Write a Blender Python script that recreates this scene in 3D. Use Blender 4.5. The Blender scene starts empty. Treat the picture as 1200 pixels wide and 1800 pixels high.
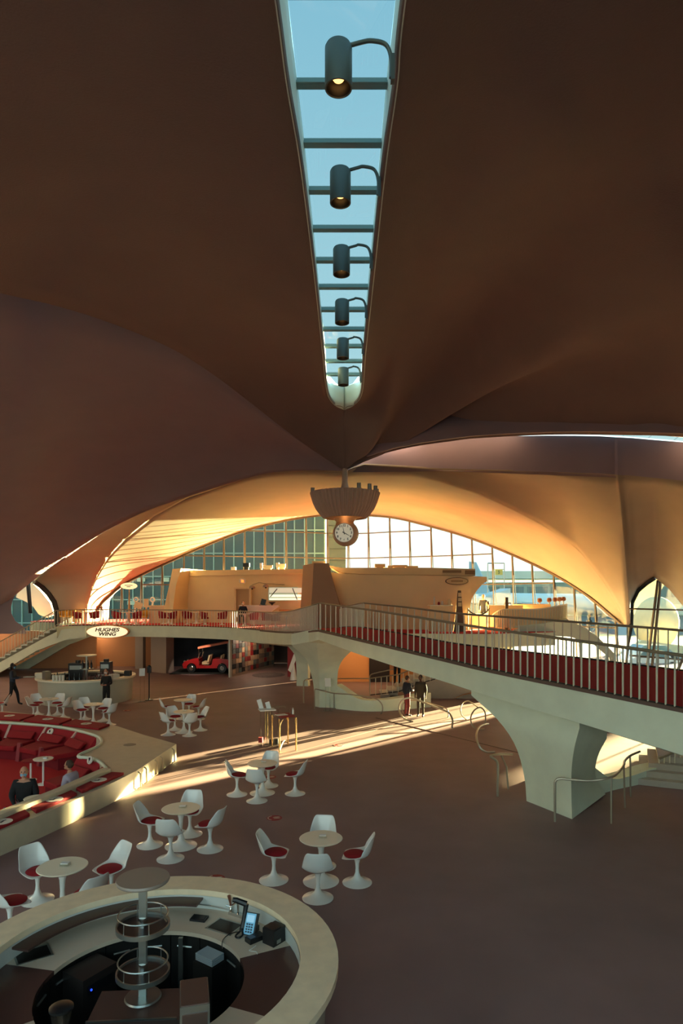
import bpy, bmesh, math, random
from mathutils import Vector, Matrix
random.seed(7)
R = math.radians
scene = bpy.context.scene
col = scene.collection

# ------------------------------------------------------------------ camera
F, H, HOR = 1145.0, 4.75, 1045.0          # focal length in px of the 1200x1800 frame, eye height, horizon row
cam = bpy.data.cameras.new('camera'); camo = bpy.data.objects.new('camera', cam); col.objects.link(camo)
camo.location = (0, 0, H); camo.rotation_euler = (R(90), 0, 0)
cam.sensor_fit = 'VERTICAL'; cam.sensor_height = 36.0; cam.lens = F / 1800 * 36
cam.shift_y = (HOR - 900) / 1800; cam.clip_end = 3000; cam.clip_start = 0.05
scene.camera = camo
# ------------------------------------------------------------------ sky, sun, exposure
vs = scene.view_settings
vs.view_transform = 'Standard'; vs.look = 'None'; vs.gamma = 1; vs.use_curve_mapping = False
vs.exposure = 0.87
w = bpy.data.worlds.new('sky'); scene.world = w; w.use_nodes = True
nt = w.node_tree; nt.nodes.clear()
tc = nt.nodes.new('ShaderNodeTexCoord'); sx = nt.nodes.new('ShaderNodeSeparateXYZ')
rp = nt.nodes.new('ShaderNodeValToRGB'); bg = nt.nodes.new('ShaderNodeBackground'); wo = nt.nodes.new('ShaderNodeOutputWorld')
nt.links.new(tc.outputs['Generated'], sx.inputs[0]); nt.links.new(sx.outputs['Z'], rp.inputs[0])
rp.color_ramp.elements[0].position = 0.0; rp.color_ramp.elements[0].color = (0.70, 0.80, 0.70, 1)
rp.color_ramp.elements[1].position = 0.75; rp.color_ramp.elements[1].color = (0.20, 0.46, 0.60, 1)
e = rp.color_ramp.elements.new(0.12); e.color = (0.62, 0.79, 0.74, 1)
e = rp.color_ramp.elements.new(0.35); e.color = (0.38, 0.62, 0.68, 1)
nt.links.new(rp.outputs[0], bg.inputs[0]); bg.inputs[1].default_value = 1.9
nt.links.new(bg.outputs[0], wo.inputs[0])
SUN_AZ, SUN_EL = 45.0, 5.7                 # azimuth to the right of the view direction
sl = bpy.data.lights.new('sun', 'SUN'); sl.energy = 118.0; sl.color = (1.0, 0.83, 0.42); sl.angle = R(0.6)
so = bpy.data.objects.new('sun', sl); col.objects.link(so)
sd = Vector((math.sin(R(SUN_AZ)) * math.cos(R(SUN_EL)), math.cos(R(SUN_AZ)) * math.cos(R(SUN_EL)), math.sin(R(SUN_EL))))
so.rotation_euler = sd.to_track_quat('Z', 'Y').to_euler(); so.location = sd * 60

# ------------------------------------------------------------------ helpers
def px(x, y, d): return Vector(((x - 600) * d / F, d, H - (y - HOR) * d / F))       # pixel + depth
def pz(x, y, z=0.0):                                                                # pixel on a level plane
    d = (H - z) * F / (y - HOR); return px(x, y, d)
def lin(c): return tuple((v / 12.92 if v <= .04045 else ((v + .055) / 1.055) ** 2.4) for v in [q / 255 for q in c])
MATS = {}
def mat(name, rgb, rough=.6, metal=0.0, var=0.0, vscale=3.0, bump=0.0, bscale=60.0, emit=None, estr=0.0, trans=0.0, spec=.5, coat=0.0):
    if name in MATS: return MATS[name]
    m = bpy.data.materials.new(name); m.use_nodes = True; n = m.node_tree; b = n.nodes['Principled BSDF']
    c = lin(rgb); b.inputs['Base Color'].default_value = (*c, 1); b.inputs['Roughness'].default_value = rough
    b.inputs['Metallic'].default_value = metal; b.inputs['Specular IOR Level'].default_value = spec
    if coat: b.inputs['Coat Weight'].default_value = coat; b.inputs['Coat Roughness'].default_value = .08
    if trans: b.inputs['Transmission Weight'].default_value = trans
    t = n.nodes.new('ShaderNodeTexCoord')
    if var:
        nz = n.nodes.new('ShaderNodeTexNoise'); nz.inputs['Scale'].default_value = vscale; nz.inputs['Detail'].default_value = 5
        n.links.new(t.outputs['Object'], nz.inputs['Vector'])
        mr = n.nodes.new('ShaderNodeMapRange'); mr.inputs[1].default_value = .3; mr.inputs[2].default_value = .7
        mr.inputs[3].default_value = 1 - var; mr.inputs[4].default_value = 1 + var
        n.links.new(nz.outputs['Fac'], mr.inputs[0])
        mx = n.nodes.new('ShaderNodeVectorMath'); mx.operation = 'SCALE'; mx.inputs[0].default_value = c
        n.links.new(mr.outputs[0], mx.inputs['Scale']); n.links.new(mx.outputs[0], b.inputs['Base Color'])
    if bump:
        nb = n.nodes.new('ShaderNodeTexNoise'); nb.inputs['Scale'].default_value = bscale; nb.inputs['Detail'].default_value = 3
        n.links.new(t.outputs['Object'], nb.inputs['Vector'])
        bp = n.nodes.new('ShaderNodeBump'); bp.inputs['Strength'].default_value = bump; bp.inputs['Distance'].default_value = .02
        n.links.new(nb.outputs['Fac'], bp.inputs['Height']); n.links.new(bp.outputs[0], b.inputs['Normal'])
    if emit: b.inputs['Emission Color'].default_value = (*lin(emit), 1); b.inputs['Emission Strength'].default_value = estr
    MATS[name] = m; return m
def glassmat(name, tint, refl=.06, rough=.02):
    m = bpy.data.materials.new(name); m.use_nodes = True; n = m.node_tree; n.nodes.clear()
    o = n.nodes.new('ShaderNodeOutputMaterial'); tr = n.nodes.new('ShaderNodeBsdfTransparent'); tr.inputs[0].default_value = (*tint, 1)
    g = n.nodes.new('ShaderNodeBsdfGlossy'); g.inputs['Roughness'].default_value = rough
    mx = n.nodes.new('ShaderNodeMixShader'); mx.inputs[0].default_value = refl
    n.links.new(tr.outputs[0], mx.inputs[1]); n.links.new(g.outputs[0], mx.inputs[2]); n.links.new(mx.outputs[0], o.inputs[0])
    MATS[name] = m; return m

def wl(o):
    v = Vector((0, 0, 0))
    while o is not None: v += o.location; o = o.parent
    return v
class MB:
    def __init__(s): s.v = []; s.f = []; s.mi = []; s.cur = 0
    def add(s, vs_, fs):
        k = len(s.v); s.v += [Vector(p) for p in vs_]; s.f += [tuple(i + k for i in f) for f in fs]; s.mi += [s.cur] * len(fs); return s
    def box(s, c, d, rz=0.0, M=None):
        x, y, z = d[0] / 2, d[1] / 2, d[2] / 2
        P = [Vector(p) for p in ((-x, -y, -z), (x, -y, -z), (x, y, -z), (-x, y, -z), (-x, -y, z), (x, -y, z), (x, y, z), (-x, y, z))]
        if M is None: M = Matrix.Rotation(rz, 3, 'Z')
        return s.add([M @ p + Vector(c) for p in P], [(0, 3, 2, 1), (4, 5, 6, 7), (0, 1, 5, 4), (1, 2, 6, 5), (2, 3, 7, 6), (3, 0, 4, 7)])
    def cyl(s, a, b, r0, r1=None, n=12, cap=True):
        return s.tube([a, b], [r0, r0 if r1 is None else r1], n, cap)
    def tube(s, path, r, n=8, cap=True, flat=1.0):
        path = [Vector(p) for p in path]; m = len(path)
        rs = r if isinstance(r, (list, tuple)) else [r] * m
        k0 = len(s.v); up = None; V = []
        for i in range(m):
            t = (path[min(i + 1, m - 1)] - path[max(i - 1, 0)])
            t = t.normalized() if t.length > 1e-9 else Vector((0, 0, 1))
            if up is None:
                up = Vector((0, 0, 1)) if abs(t.z) < .95 else Vector((0, 1, 0))
            a = t.cross(up)
            if a.length < 1e-4: a = t.orthogonal()
            a.normalize(); up = a.cross(t).normalized()
            for j in range(n):
                an = 2 * math.pi * j / n
                V.append(path[i] + (a * math.cos(an) + up * math.sin(an) * flat) * rs[i])
        fs = [(i * n + j, i * n + (j + 1) % n, (i + 1) * n + (j + 1) % n, (i + 1) * n + j) for i in range(m - 1) for j in range(n)]
        if cap: fs += [tuple(range(n - 1, -1, -1)), tuple((m - 1) * n + j for j in range(n))]
        return s.add(V, fs)
    def lathe(s, prof, n=32, c=(0, 0, 0), a0=0.0, a1=2 * math.pi, sx=1.0, sy=1.0):
        c = Vector(c); full = abs(a1 - a0 - 2 * math.pi) < 1e-6; m = len(prof); na = n if full else n + 1
        V = [c + Vector((r * math.cos(a0 + (a1 - a0) * j / n) * sx, r * math.sin(a0 + (a1 - a0) * j / n) * sy, z)) for r, z in prof for j in range(na)]
        fs = []
        for i in range(m - 1):
            for j in range(n):
                j2 = (j + 1) % na if full else j + 1
                fs.append((i * na + j, i * na + j2, (i + 1) * na + j2, (i + 1) * na + j))
        return s.add(V, fs)
    def ring(s, r0, r1, z0, z1, n=48, c=(0, 0, 0), a0=0.0, a1=2 * math.pi, sx=1.0, sy=1.0):
        s.lathe([(r0, z0), (r1, z0), (r1, z1), (r0, z1), (r0, z0)], n, c, a0, a1, sx, sy)
        if abs(a1 - a0 - 2 * math.pi) > 1e-6:
            for a in (a0, a1):
                q = [Vector(c) + Vector((r * math.cos(a) * sx, r * math.sin(a) * sy, z)) for r, z in ((r0, z0), (r1, z0), (r1, z1), (r0, z1))]
                s.add(q, [(0, 1, 2, 3)])
        return s
    def grid(s, rows):
        n = len(rows[0]); k = [p for r in rows for p in r]
        return s.add(k, [(i * n + j, i * n + j + 1, (i + 1) * n + j + 1, (i + 1) * n + j) for i in range(len(rows) - 1) for j in range(n - 1)])
    def prism(s, a, b):
        """two matching outlines joined into a solid"""
        n = len(a)
        return s.add(list(a) + list(b), [tuple(range(n)), tuple(range(2 * n - 1, n - 1, -1))] + [(i, i + n, (i + 1) % n + n, (i + 1) % n) for i in range(n)])
    def plan(s, pts, z0, z1):
        return s.prism([Vector((p[0], p[1], z1)) for p in pts], [Vector((p[0], p[1], z0)) for p in pts])
    def ball(s, c, r, n=12, sc=(1, 1, 1)):
        c = Vector(c); m = max(6, n // 2 + 1); V = []; 
        for i in range(1, m):
            t = math.pi * i / m
            for j in range(n):
                a = 2 * math.pi * j / n
                V.append(c + Vector((math.sin(t) * math.cos(a) * r * sc[0], math.sin(t) * math.sin(a) * r * sc[1], math.cos(t) * r * sc[2])))
        k = len(V); V += [c + Vector((0, 0, r * sc[2])), c - Vector((0, 0, r * sc[2]))]
        fs = [(i * n + j, (i + 1) * n + j, (i + 1) * n + (j + 1) % n, i * n + (j + 1) % n) for i in range(m - 2) for j in range(n)]
        fs += [(k, j, (j + 1) % n) for j in range(n)] + [(k + 1, (m - 2) * n + (j + 1) % n, (m - 2) * n + j) for j in range(n)]
        return s.add(V, fs)
    def mesh(s, name, m, off=Vector((0, 0, 0)), smooth=True, ang=38):
        me = bpy.data.meshes.new(name); me.from_pydata([p - off for p in s.v], [], s.f)
        for q in (m if isinstance(m, (list, tuple)) else [m]): me.materials.append(q)
        if isinstance(m, (list, tuple)): me.polygons.foreach_set('material_index', s.mi)
        bm = bmesh.new(); bm.from_mesh(me); bmesh.ops.recalc_face_normals(bm, faces=bm.faces); bm.to_mesh(me); bm.free()
        if smooth: me.shade_smooth(); me.set_sharp_from_angle(angle=R(ang))
        me.update(); return me
    def build(s, name, m, parent=None, smooth=True, ang=38, base=True):
        off = wl(parent) if parent else Vector((0, 0, 0)); loc = Vector((0, 0, 0))
        if parent is None and base:
            xs = [p.x for p in s.v]; ys = [p.y for p in s.v]
            loc = off = Vector(((min(xs) + max(xs)) / 2, (min(ys) + max(ys)) / 2, min(p.z for p in s.v)))
        o = bpy.data.objects.new(name, s.mesh(name, m, off, smooth, ang)); col.objects.link(o); o.location = loc
        if parent: o.parent = parent
        return o
def tag(o, label=None, cat=None, group=None, kind=None):
    if label: o['label'] = label
    if cat: o['category'] = cat
    if group: o['group'] = group
    if kind: o['kind'] = kind
    return o
def thing(name, loc, label, cat, group=None):
    o = bpy.data.objects.new(name, None); col.objects.link(o); o.location = loc; o.empty_display_size = .2
    return tag(o, label, cat, group)
def struct(o, label=None): o['kind'] = 'structure'; (label and o.__setitem__('label', label)); return o
def sroot(name, loc, label=None):
    o = bpy.data.objects.new(name, None); col.objects.link(o); o.location = loc; return struct(o, label)
def copy_tree(o, parent=None):
    c = o.copy(); col.objects.link(c); c.parent = parent
    for ch in list(o.children): copy_tree(ch, c)
    return c
def inst(name, me, parent, loc, rot=(0, 0, 0), sc=(1, 1, 1)):
    o = bpy.data.objects.new(name, me); col.objects.link(o); o.parent = parent
    o.location = Vector(loc) - wl(parent); o.rotation_euler = rot; o.scale = sc; return o
def cr(pts, n):
    """Catmull-Rom through pts, n samples"""
    P = [Vector(p) for p in pts]; m = len(P); out = []
    for k in range(n):
        t = k / (n - 1) * (m - 1); i = min(int(t), m - 2); f = t - i
        p0 = P[i - 1] if i > 0 else 2 * P[0] - P[1]; p1 = P[i]; p2 = P[i + 1]; p3 = P[i + 2] if i + 2 < m else 2 * P[-1] - P[-2]
        out.append(.5 * ((2 * p1) + (p2 - p0) * f + (2 * p0 - 5 * p1 + 4 * p2 - p3) * f * f + (3 * p1 - p0 - 3 * p2 + p3) * f ** 3))
    return out
def even(path, step=None, n=None):
    path = [Vector(p) for p in path]; L = [0]
    for a, b in zip(path, path[1:]): L.append(L[-1] + (b - a).length)
    if n is None: n = max(2, int(round(L[-1] / step)) + 1)
    out = []; j = 0
    for k in range(n):
        t = L[-1] * k / (n - 1)
        while j < len(path) - 2 and L[j + 1] < t: j += 1
        s_ = L[j + 1] - L[j]; out.append(path[j].lerp(path[j + 1], (t - L[j]) / s_ if s_ else 0))
    return out
def loft(rows, nu, nv, smoothv=True, bulge=None):
    rr = [cr(r, nu) for r in rows]; out = []
    for k in range(nv):
        if smoothv and len(rr) > 2: pass
        out.append(None)
    cols = [cr([r[i] for r in rr], nv) for i in range(nu)]
    rows2 = [[cols[i][k] for i in range(nu)] for k in range(nv)]
    if bulge:
        for k in range(nv):
            for i in range(nu): rows2[k][i] = rows2[k][i] + bulge(i / (nu - 1), k / (nv - 1))
    return rows2
def shell(name, rows, m, thick=.25, label=None):
    b = MB(); b.grid(rows); me = bpy.data.meshes.new(name); me.from_pydata(b.v, [], b.f); me.materials.append(m)
    me.update(); nz = sum(p.normal.z * p.area for p in me.polygons)
    if nz > 0: me.flip_normals()
    me.shade_smooth(); o = bpy.data.objects.new(name, me); col.objects.link(o)
    md = o.modifiers.new('thickness', 'SOLIDIFY'); md.thickness = thick; md.offset = -1
    return struct(o, label)

# ------------------------------------------------------------------ materials
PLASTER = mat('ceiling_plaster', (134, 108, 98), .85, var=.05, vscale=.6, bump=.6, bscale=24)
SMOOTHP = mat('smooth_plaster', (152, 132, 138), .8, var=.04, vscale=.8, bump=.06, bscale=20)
FARP = mat('far_vault_plaster', (166, 147, 122), .8, var=.04, vscale=.8, bump=.06, bscale=20)  # yellower than the other smooth plaster; warm bounce light put into the colour
CONC = mat('painted_concrete', (222, 230, 206), .7, var=.05, vscale=2.0, bump=.08, bscale=30)
FLOORM = mat('terrazzo_floor', (138, 110, 108), .6, spec=.35, var=.10, vscale=.9, bump=.03, bscale=120)
TILEW = mat('pale_penny_tile', (196, 184, 158), .5, var=.05, vscale=4, bump=.12, bscale=160)
CREAM = mat('cream_wall', (236, 206, 160), .75, var=.03, vscale=1)
REDC = mat('red_carpet', (186, 18, 26), .95, bump=.3, bscale=200)
REDF = mat('red_fabric', (150, 12, 24), .85, var=.06, vscale=8, bump=.15, bscale=150)
REDDK = mat('dark_red_fabric', (120, 12, 26), .9, var=.06, vscale=8)
WHITE = mat('white_gloss', (242, 241, 234), .22, coat=.3)
WHITEM = mat('white_matt', (226, 222, 208), .6)
BAL = mat('baluster_paint', (214, 208, 186), .45)
BRASS = mat('worn_bronze', (176, 166, 146), .34, metal=.6)
STEEL = mat('brushed_steel', (176, 178, 172), .3, metal=.9)
DKMET = mat('dark_metal', (52, 46, 42), .5, metal=.3)
BLACK = mat('black_plastic', (20, 20, 22), .4)
BRONZE = mat('bronze_mullion', (92, 74, 58), .5, metal=.3)
STONE = mat('bar_stone', (238, 216, 182), .45, var=.07, vscale=7)
TABLE = mat('table_laminate', (240, 232, 208), .35)
SKIN = mat('skin', (196, 140, 112), .6)
SKIND = mat('deep_skin', (92, 60, 46), .6)
HAIRB = mat('brown_hair', (70, 48, 34), .7, bump=.4, bscale=80)
HAIRK = mat('black_hair', (24, 20, 20), .7, bump=.4, bscale=80)
GLASS = glassmat('clear_glass', (.70, .727, .718), .025)
SKYGL = glassmat('skylight_glass', (.547, .569, .573), .03)
ACRYL = glassmat('clear_acrylic', (.93, .95, .93), .10, .05)
# ================================================================== STRUCTURE
def lerp(a, b, t): return a + (b - a) * t
SKC = lambda y: 7.1 * F / (HOR - y)          # depth of the ceiling edge of the skylight (z = 11.85)
SKG = lambda y: 7.8 * F / (HOR - y)          # depth of its glass (z = 12.55)
HUB = px(605, 828, 27)
def PL(l): return [px(*p) for p in l]
# --- left vault
R0 = PL([(605, 828, 27), (605, 775, 26), (605, 721, 25), (588, 712, 24.3), (575, 690, 22.9)] + [(x, y, SKC(y)) for x, y in ((567, 620), (554.5, 500), (530, 301), (505, 150), (485, 0))]) + [Vector((-.9, 3, 11.85)), Vector((-.95, -6, 11.85))]
CL = PL([(605, 828, 27), (575, 808, 26.7), (545, 788, 26.2), (500, 755, 25.2), (430, 700, 23.5), (370, 655, 22), (300, 612, 20.5), (200, 570, 19), (100, 538, 17.8), (0, 515, 17), (-250, 450, 14)]) + [Vector((-11, -6, 11.5))]
AL = PL([(605, 828, 27), (570, 827, 27.3), (540, 827, 27.6), (450, 836, 29), (300, 883, 32), (240, 906, 33.8), (165, 946, 36), (90, 996, 38.5), (27, 1046, 40.5), (-5, 1072, 41.2), (-40, 1098, 41.8), (-90, 1130, 42.2)])
def up(a): return lambda u, v: Vector((0, 0, a * math.sin(math.pi * v) * min(1, u * 2.2)))
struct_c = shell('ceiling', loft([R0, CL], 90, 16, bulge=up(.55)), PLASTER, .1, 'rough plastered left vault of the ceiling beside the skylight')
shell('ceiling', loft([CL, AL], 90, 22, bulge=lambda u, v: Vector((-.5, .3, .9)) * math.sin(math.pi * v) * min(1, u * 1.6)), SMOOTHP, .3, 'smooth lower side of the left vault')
A = PL([(29, 1043, 40.7), (22, 1056, 40.8), (19.5, 1066, 40.8), (20, 1078, 40.8), (27, 1092, 40.8), (44, 1104, 40.8), (46, 1114, 40.8), (-90, 1114, 41), (-90, 1050, 41)])
b = MB(); b.prism(A, [p + Vector((-.25, .5, 0)) for p in A]); struct(b.build('vault_foot', SMOOTHP, ang=60), 'rounded foot of the left vault beside the stair')
# --- right vault
R1 = PL([(605, 828, 27), (605, 775, 26), (605, 721, 25), (622, 712, 24.3), (636, 690, 22.9)] + [(x, y, SKC(y)) for x, y in ((642, 620), (655, 500), (676, 301), (697, 150), (711, 0))]) + [Vector((.9, 3, 11.85)), Vector((.95, -6, 11.85))]
K1 = PL([(605, 828, 27), (622, 812, 26.6), (650, 790, 25.8), (675, 735, 24.5), (690, 700, 23.5), (715, 620, 21.3), (745, 540, 19), (780, 470, 16.5), (880, 330, 13), (960, 230, 11), (1100, 0, 8.6)]) + [Vector((4.5, -6, 12.2))]
K2 = PL([(605, 828, 27), (640, 812, 26.7), (680, 795, 26.2), (740, 760, 25.2), (790, 728, 24.2), (850, 690, 22.8), (920, 648, 21), (1000, 600, 19.3), (1100, 543, 17.3), (1200, 490, 15.5), (1500, 350, 12)]) + [Vector((12, -6, 11.5))]
EE = PL([(605, 828, 27), (640, 808, 26.8), (690, 793, 26.3), (740, 783, 25.8), (790, 776, 25.3), (830, 771, 25), (920, 766, 24.3), (1000, 764, 23.6), (1100, 765, 22.6), (1200, 768, 21.6), (1500, 790, 18)]) + [Vector((18, -6, 8))]
def midrow(A, B, h): return [(a + c) / 2 + Vector((0, 0, h * min(1, i / 4))) for i, (a, c) in enumerate(zip(A, B))]
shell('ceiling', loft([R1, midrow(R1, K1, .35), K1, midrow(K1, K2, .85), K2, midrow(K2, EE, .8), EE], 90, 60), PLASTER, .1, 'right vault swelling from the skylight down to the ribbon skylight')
# --- far vault
FR = PL([(605, 828, 27.2), (640, 818, 27.6), (700, 822, 27.7), (745, 825, 27.8), (830, 827, 27.7), (900, 828, 27.6), (960, 829, 27.5), (1010, 831, 27.3), (1050, 832, 27.2), (1080, 834, 27.1), (1085, 834.5, 27), (1095, 835, 27), (1110, 836, 26.9), (1130, 838, 26.8), (1150, 840, 26.7), (1175, 842.5, 26.5), (1200, 845, 26.3), (1260, 852, 25.8), (1500, 885, 24)])
BR = PL([(605, 832, 27.4), (640, 830, 27.8), (700, 831, 28.2), (745, 836, 28.6), (850, 870, 30.5), (950, 920, 32.5), (1015, 965, 33.8), (1062, 1025, 34.8), (1090, 1075, 35.3), (1101, 1102, 35.5), (1108, 1100, 35.4), (1109, 1060, 35.2), (1120, 1038, 35), (1135, 1025, 34.7), (1150, 1015, 34.4), (1175, 1035, 33.8), (1200, 1065, 33.2), (1240, 1095, 32.3), (1400, 1060, 29)])
WR = PL([(605, 904, 50), (640, 905, 49.8), (690, 909, 48.5), (743, 921, 47.5), (817, 942, 45.6), (892, 971, 43), (965, 1005, 39.5), (1030, 1045, 37.5), (1070, 1078, 36.3), (1097, 1102, 35.7)])
FL = PL([(605, 828, 27.2), (570, 822, 27.6), (540, 820, 28), (450, 826, 29.5), (300, 876, 32.8), (240, 900, 34.5), (165, 942, 37), (102, 988, 39.5), (60, 1022, 41.5), (72, 1030, 42), (85, 1043, 42.3), (95, 1058, 42.5), (99, 1072, 42.6), (100, 1104, 42.6)])
GL = PL([(605, 832, 27.4), (570, 830, 28), (540, 829, 28.6), (450, 836, 30.5), (330, 875, 34), (270, 908, 36.5), (220, 948, 39), (190, 980, 40.8), (172, 1010, 42), (163, 1030, 42.5), (157, 1050, 42.8), (154, 1062, 43), (153, 1072, 43), (153, 1104, 43)])
WLL = PL([(605, 904, 50), (580, 904.5, 49.8), (556, 906, 49.3), (506, 913.5, 48.4), (434, 931, 47.4), (359, 959.5, 46.5), (300, 986, 45.9), (249, 1010, 45.6), (214, 1029, 45.2), (191, 1049, 44.8), (181, 1058, 44.6), (176, 1065, 44.5), (172, 1072, 44.5), (170, 1104, 44.5)])
def dens(row, k=4):      # piecewise linear densify: keeps the cusps at window tips
    out = []
    for a, b in zip(row, row[1:]): out += [a.lerp(b, t / k) for t in range(k)]
    return out + [row[-1]]
def lin_loft(A, B, nv, bul=0.0, dirv=Vector((0, 0, 1))):
    A = dens(A); B = dens(B)
    return [[a.lerp(b, k / (nv - 1)) + dirv * bul * math.sin(math.pi * k / (nv - 1)) * min(1, i / 12) for i, (a, b) in enumerate(zip(A, B))] for k in range(nv)]
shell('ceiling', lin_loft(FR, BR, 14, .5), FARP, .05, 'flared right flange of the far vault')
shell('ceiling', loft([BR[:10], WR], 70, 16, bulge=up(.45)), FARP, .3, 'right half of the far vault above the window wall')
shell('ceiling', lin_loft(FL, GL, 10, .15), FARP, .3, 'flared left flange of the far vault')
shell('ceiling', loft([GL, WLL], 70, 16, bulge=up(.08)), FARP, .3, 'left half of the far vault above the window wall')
# the eaves carry on outside the window wall
def eave(Wp, lab):
    out = [p + Vector((p.x * .02, 3.2, .55)) for p in Wp]
    shell('roof_eave', [cr(Wp, 60), cr(out, 60)], SMOOTHP, .3, lab)
eave(WR, 'roof eave outside the right half of the window wall'); eave(WLL, 'roof eave outside the left half of the window wall')
# fascia of the far vault under the right ribbon skylight, and its panes
fh = [0.02, .34, .86, 1.14, 1.43, 1.48, 1.52, 1.55] + [1.555] * 11
b = MB(); top = [p + Vector((0, 0, h)) for p, h in zip(FR, fh)]
b.prism(dens(FR, 2) + dens([p + Vector((0, .3, 0)) for p in FR], 2)[::-1], dens(top, 2) + dens([p + Vector((0, .3, 0)) for p in top], 2)[::-1])
struct(b.build('trim_1', SMOOTHP), 'upright plaster edge of the far vault below the ribbon skylight')
sk2 = sroot('window_5', (6, 25, 11), 'narrow ribbon skylight between the right and far vaults')
def at_px(row, x):          # point of a row at a pixel column
    for a, c in zip(row, row[1:]):
        xa, xc = a.x / a.y * F + 600, c.x / c.y * F + 600
        if xa <= x <= xc: return a.lerp(c, (x - xa) / (xc - xa))
    return row[-1].copy()
rb = []
for x in [645 + 45 * k for k in range(20)]:
    f_ = at_px(FR, x); h_ = min(1.5, max(.1, (x - 620) / 150)) ; t_ = at_px([p + Vector((0, 0, h)) for p, h in zip(FR, fh)], x); e_ = at_px(EE, x)
    rb.append((t_ + Vector((0, .05, .06)), t_ + Vector((0, -.34, .10)), Vector((e_.x, e_.y - .3, max(t_.z + .15, e_.z + .35))), e_ + Vector((0, -.3, .02))))
for r0, r1 in zip(rb[2:-1], rb[3:]):
    q = MB(); q.prism([r0[0], r1[0], r1[1], r0[1]], [p + Vector((0, 0, .03)) for p in (r0[0], r1[0], r1[1], r0[1])]); q.build('pane', SKYGL, sk2, smooth=False)
shell('ribbon_light_block', [[r[k] for r in rb] for k in (1, 2, 3)], SMOOTHP, .15, 'hidden roof strip added beside the ribbon skylight to block sky light')  # hidden strip added to keep sky light off the vault edge
# left skylight: upstand added to block low sun, dark panes over the gap
b = MB(); A = dens(FL[3:9], 2); b.prism(A + [p + Vector((-.15, .25, 0)) for p in A][::-1], [p + Vector((0, 0, 1.0)) for p in A] + [p + Vector((-.15, .25, 1.0)) for p in A][::-1])
struct(b.build('trim_11', SMOOTHP), 'upright edge added under the left ribbon skylight to block low sun')
sk3 = sroot('window_6', FL[6] + Vector((0, 0, 1)), 'narrow ribbon skylight between the left and far vaults')
for k in range(3, 8):
    P = [FL[k] + Vector((0, .1, 1.02)), FL[k + 1] + Vector((0, .1, 1.02)), AL[k + 1] + Vector((0, -.2, 1.0)), AL[k] + Vector((0, -.2, 1.0))]; q = MB(); q.prism(P, [p + Vector((0, 0, .03)) for p in P]); q.build('pane', glassmat('glint_cut_glass', (.3, .33, .33), .03) if 'glint_cut_glass' not in MATS else MATS['glint_cut_glass'], sk3, smooth=False)  # panes tinted dark to cut a sun glint on the left vault
# --- long skylight: shaft walls, crossbars, panes, and a rounded end
sk = sroot('window_1', (0, 14, 11.85), 'long tapering skylight running overhead to the clock')
sideL = [R0[2] + Vector((-.0, 0, 0))] + R0[3:]; sideR = [R1[2]] + R1[3:]
gl = [Vector((.11, 24.45, 12.55)), Vector((-.2, 24.1, 12.55))] + PL([(x, y, SKG(y)) for x, y in ((575, 665), (571.3, 610), (558.5, 480), (537, 270), (518.5, 110), (506, 0))]) + [Vector((-.74, 3, 12.55)), Vector((-.78, -6, 12.55))]
gr = [Vector((.11, 24.45, 12.55)), Vector((.42, 24.1, 12.55))] + PL([(x, y, SKG(y)) for x, y in ((633.5, 665), (637, 610), (648, 480), (667.5, 270), (682, 110), (694.5, 0))]) + [Vector((.74, 3, 12.55)), Vector((.78, -6, 12.55))]
SHAFT = mat('skylight_shaft_paint', (226, 232, 220), .6)
for S_, G_ in ((sideL, gl), (sideR, gr)):
    o = shell('trim_2', loft([S_, G_], 50, 4), SHAFT, .02, 'pale side wall of the long skylight'); 
bars_y = [y for y in (1045 - 8931 / (8931 / 905 + k * 1.305) for k in range(-5, 12))]
def gx(row, y):
    for a, b_ in zip(row[1:], row[2:]):
        if a.y >= y >= b_.y: return lerp(a.x, b_.x, (a.y - y) / (a.y - b_.y))
    return row[-1].x
BARM = mat('skylight_bar_paint', (120, 150, 150), .5)
prev = None; bary = []
for k in range(-6, 11):
    yd = 8931 / 905 + k * 1.305; bary.append(yd)
    xl, xr = gx(gl, yd), gx(gr, yd)
    if k != -1:
        q = MB(); q.box(((xl + xr) / 2, yd, 12.49), (xr - xl + .1, .11, .10)); q.box(((xl + xr) / 2, yd - .08, 12.455), (xr - xl + .1, .035, .035))
        q.build('crossbar', BARM, sk, smooth=False)
    if prev is not None:
        q = MB(); q.prism([Vector((gx(gl, prev), prev, 12.56)), Vector((gx(gr, prev), prev, 12.56)), Vector((xr, yd, 12.56)), Vector((xl, yd, 12.56))], [Vector((gx(gl, prev), prev, 12.58)), Vector((gx(gr, prev), prev, 12.58)), Vector((xr, yd, 12.58)), Vector((xl, yd, 12.58))])
        q.build('pane', SKYGL, sk, smooth=False)
    prev = yd
q = MB(); q.prism([Vector(p) for p in ((gx(gl, prev), prev, 12.56), (gx(gr, prev), prev, 12.56), (gr[1].x, gr[1].y, 12.56), (.11, 24.5, 12.56), (gl[1].x, gl[1].y, 12.56))], [Vector(p) for p in ((gx(gl, prev), prev, 12.58), (gx(gr, prev), prev, 12.58), (gr[1].x, gr[1].y, 12.58), (.11, 24.5, 12.58), (gl[1].x, gl[1].y, 12.58))])
q.build('pane', SKYGL, sk, smooth=False)

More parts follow.
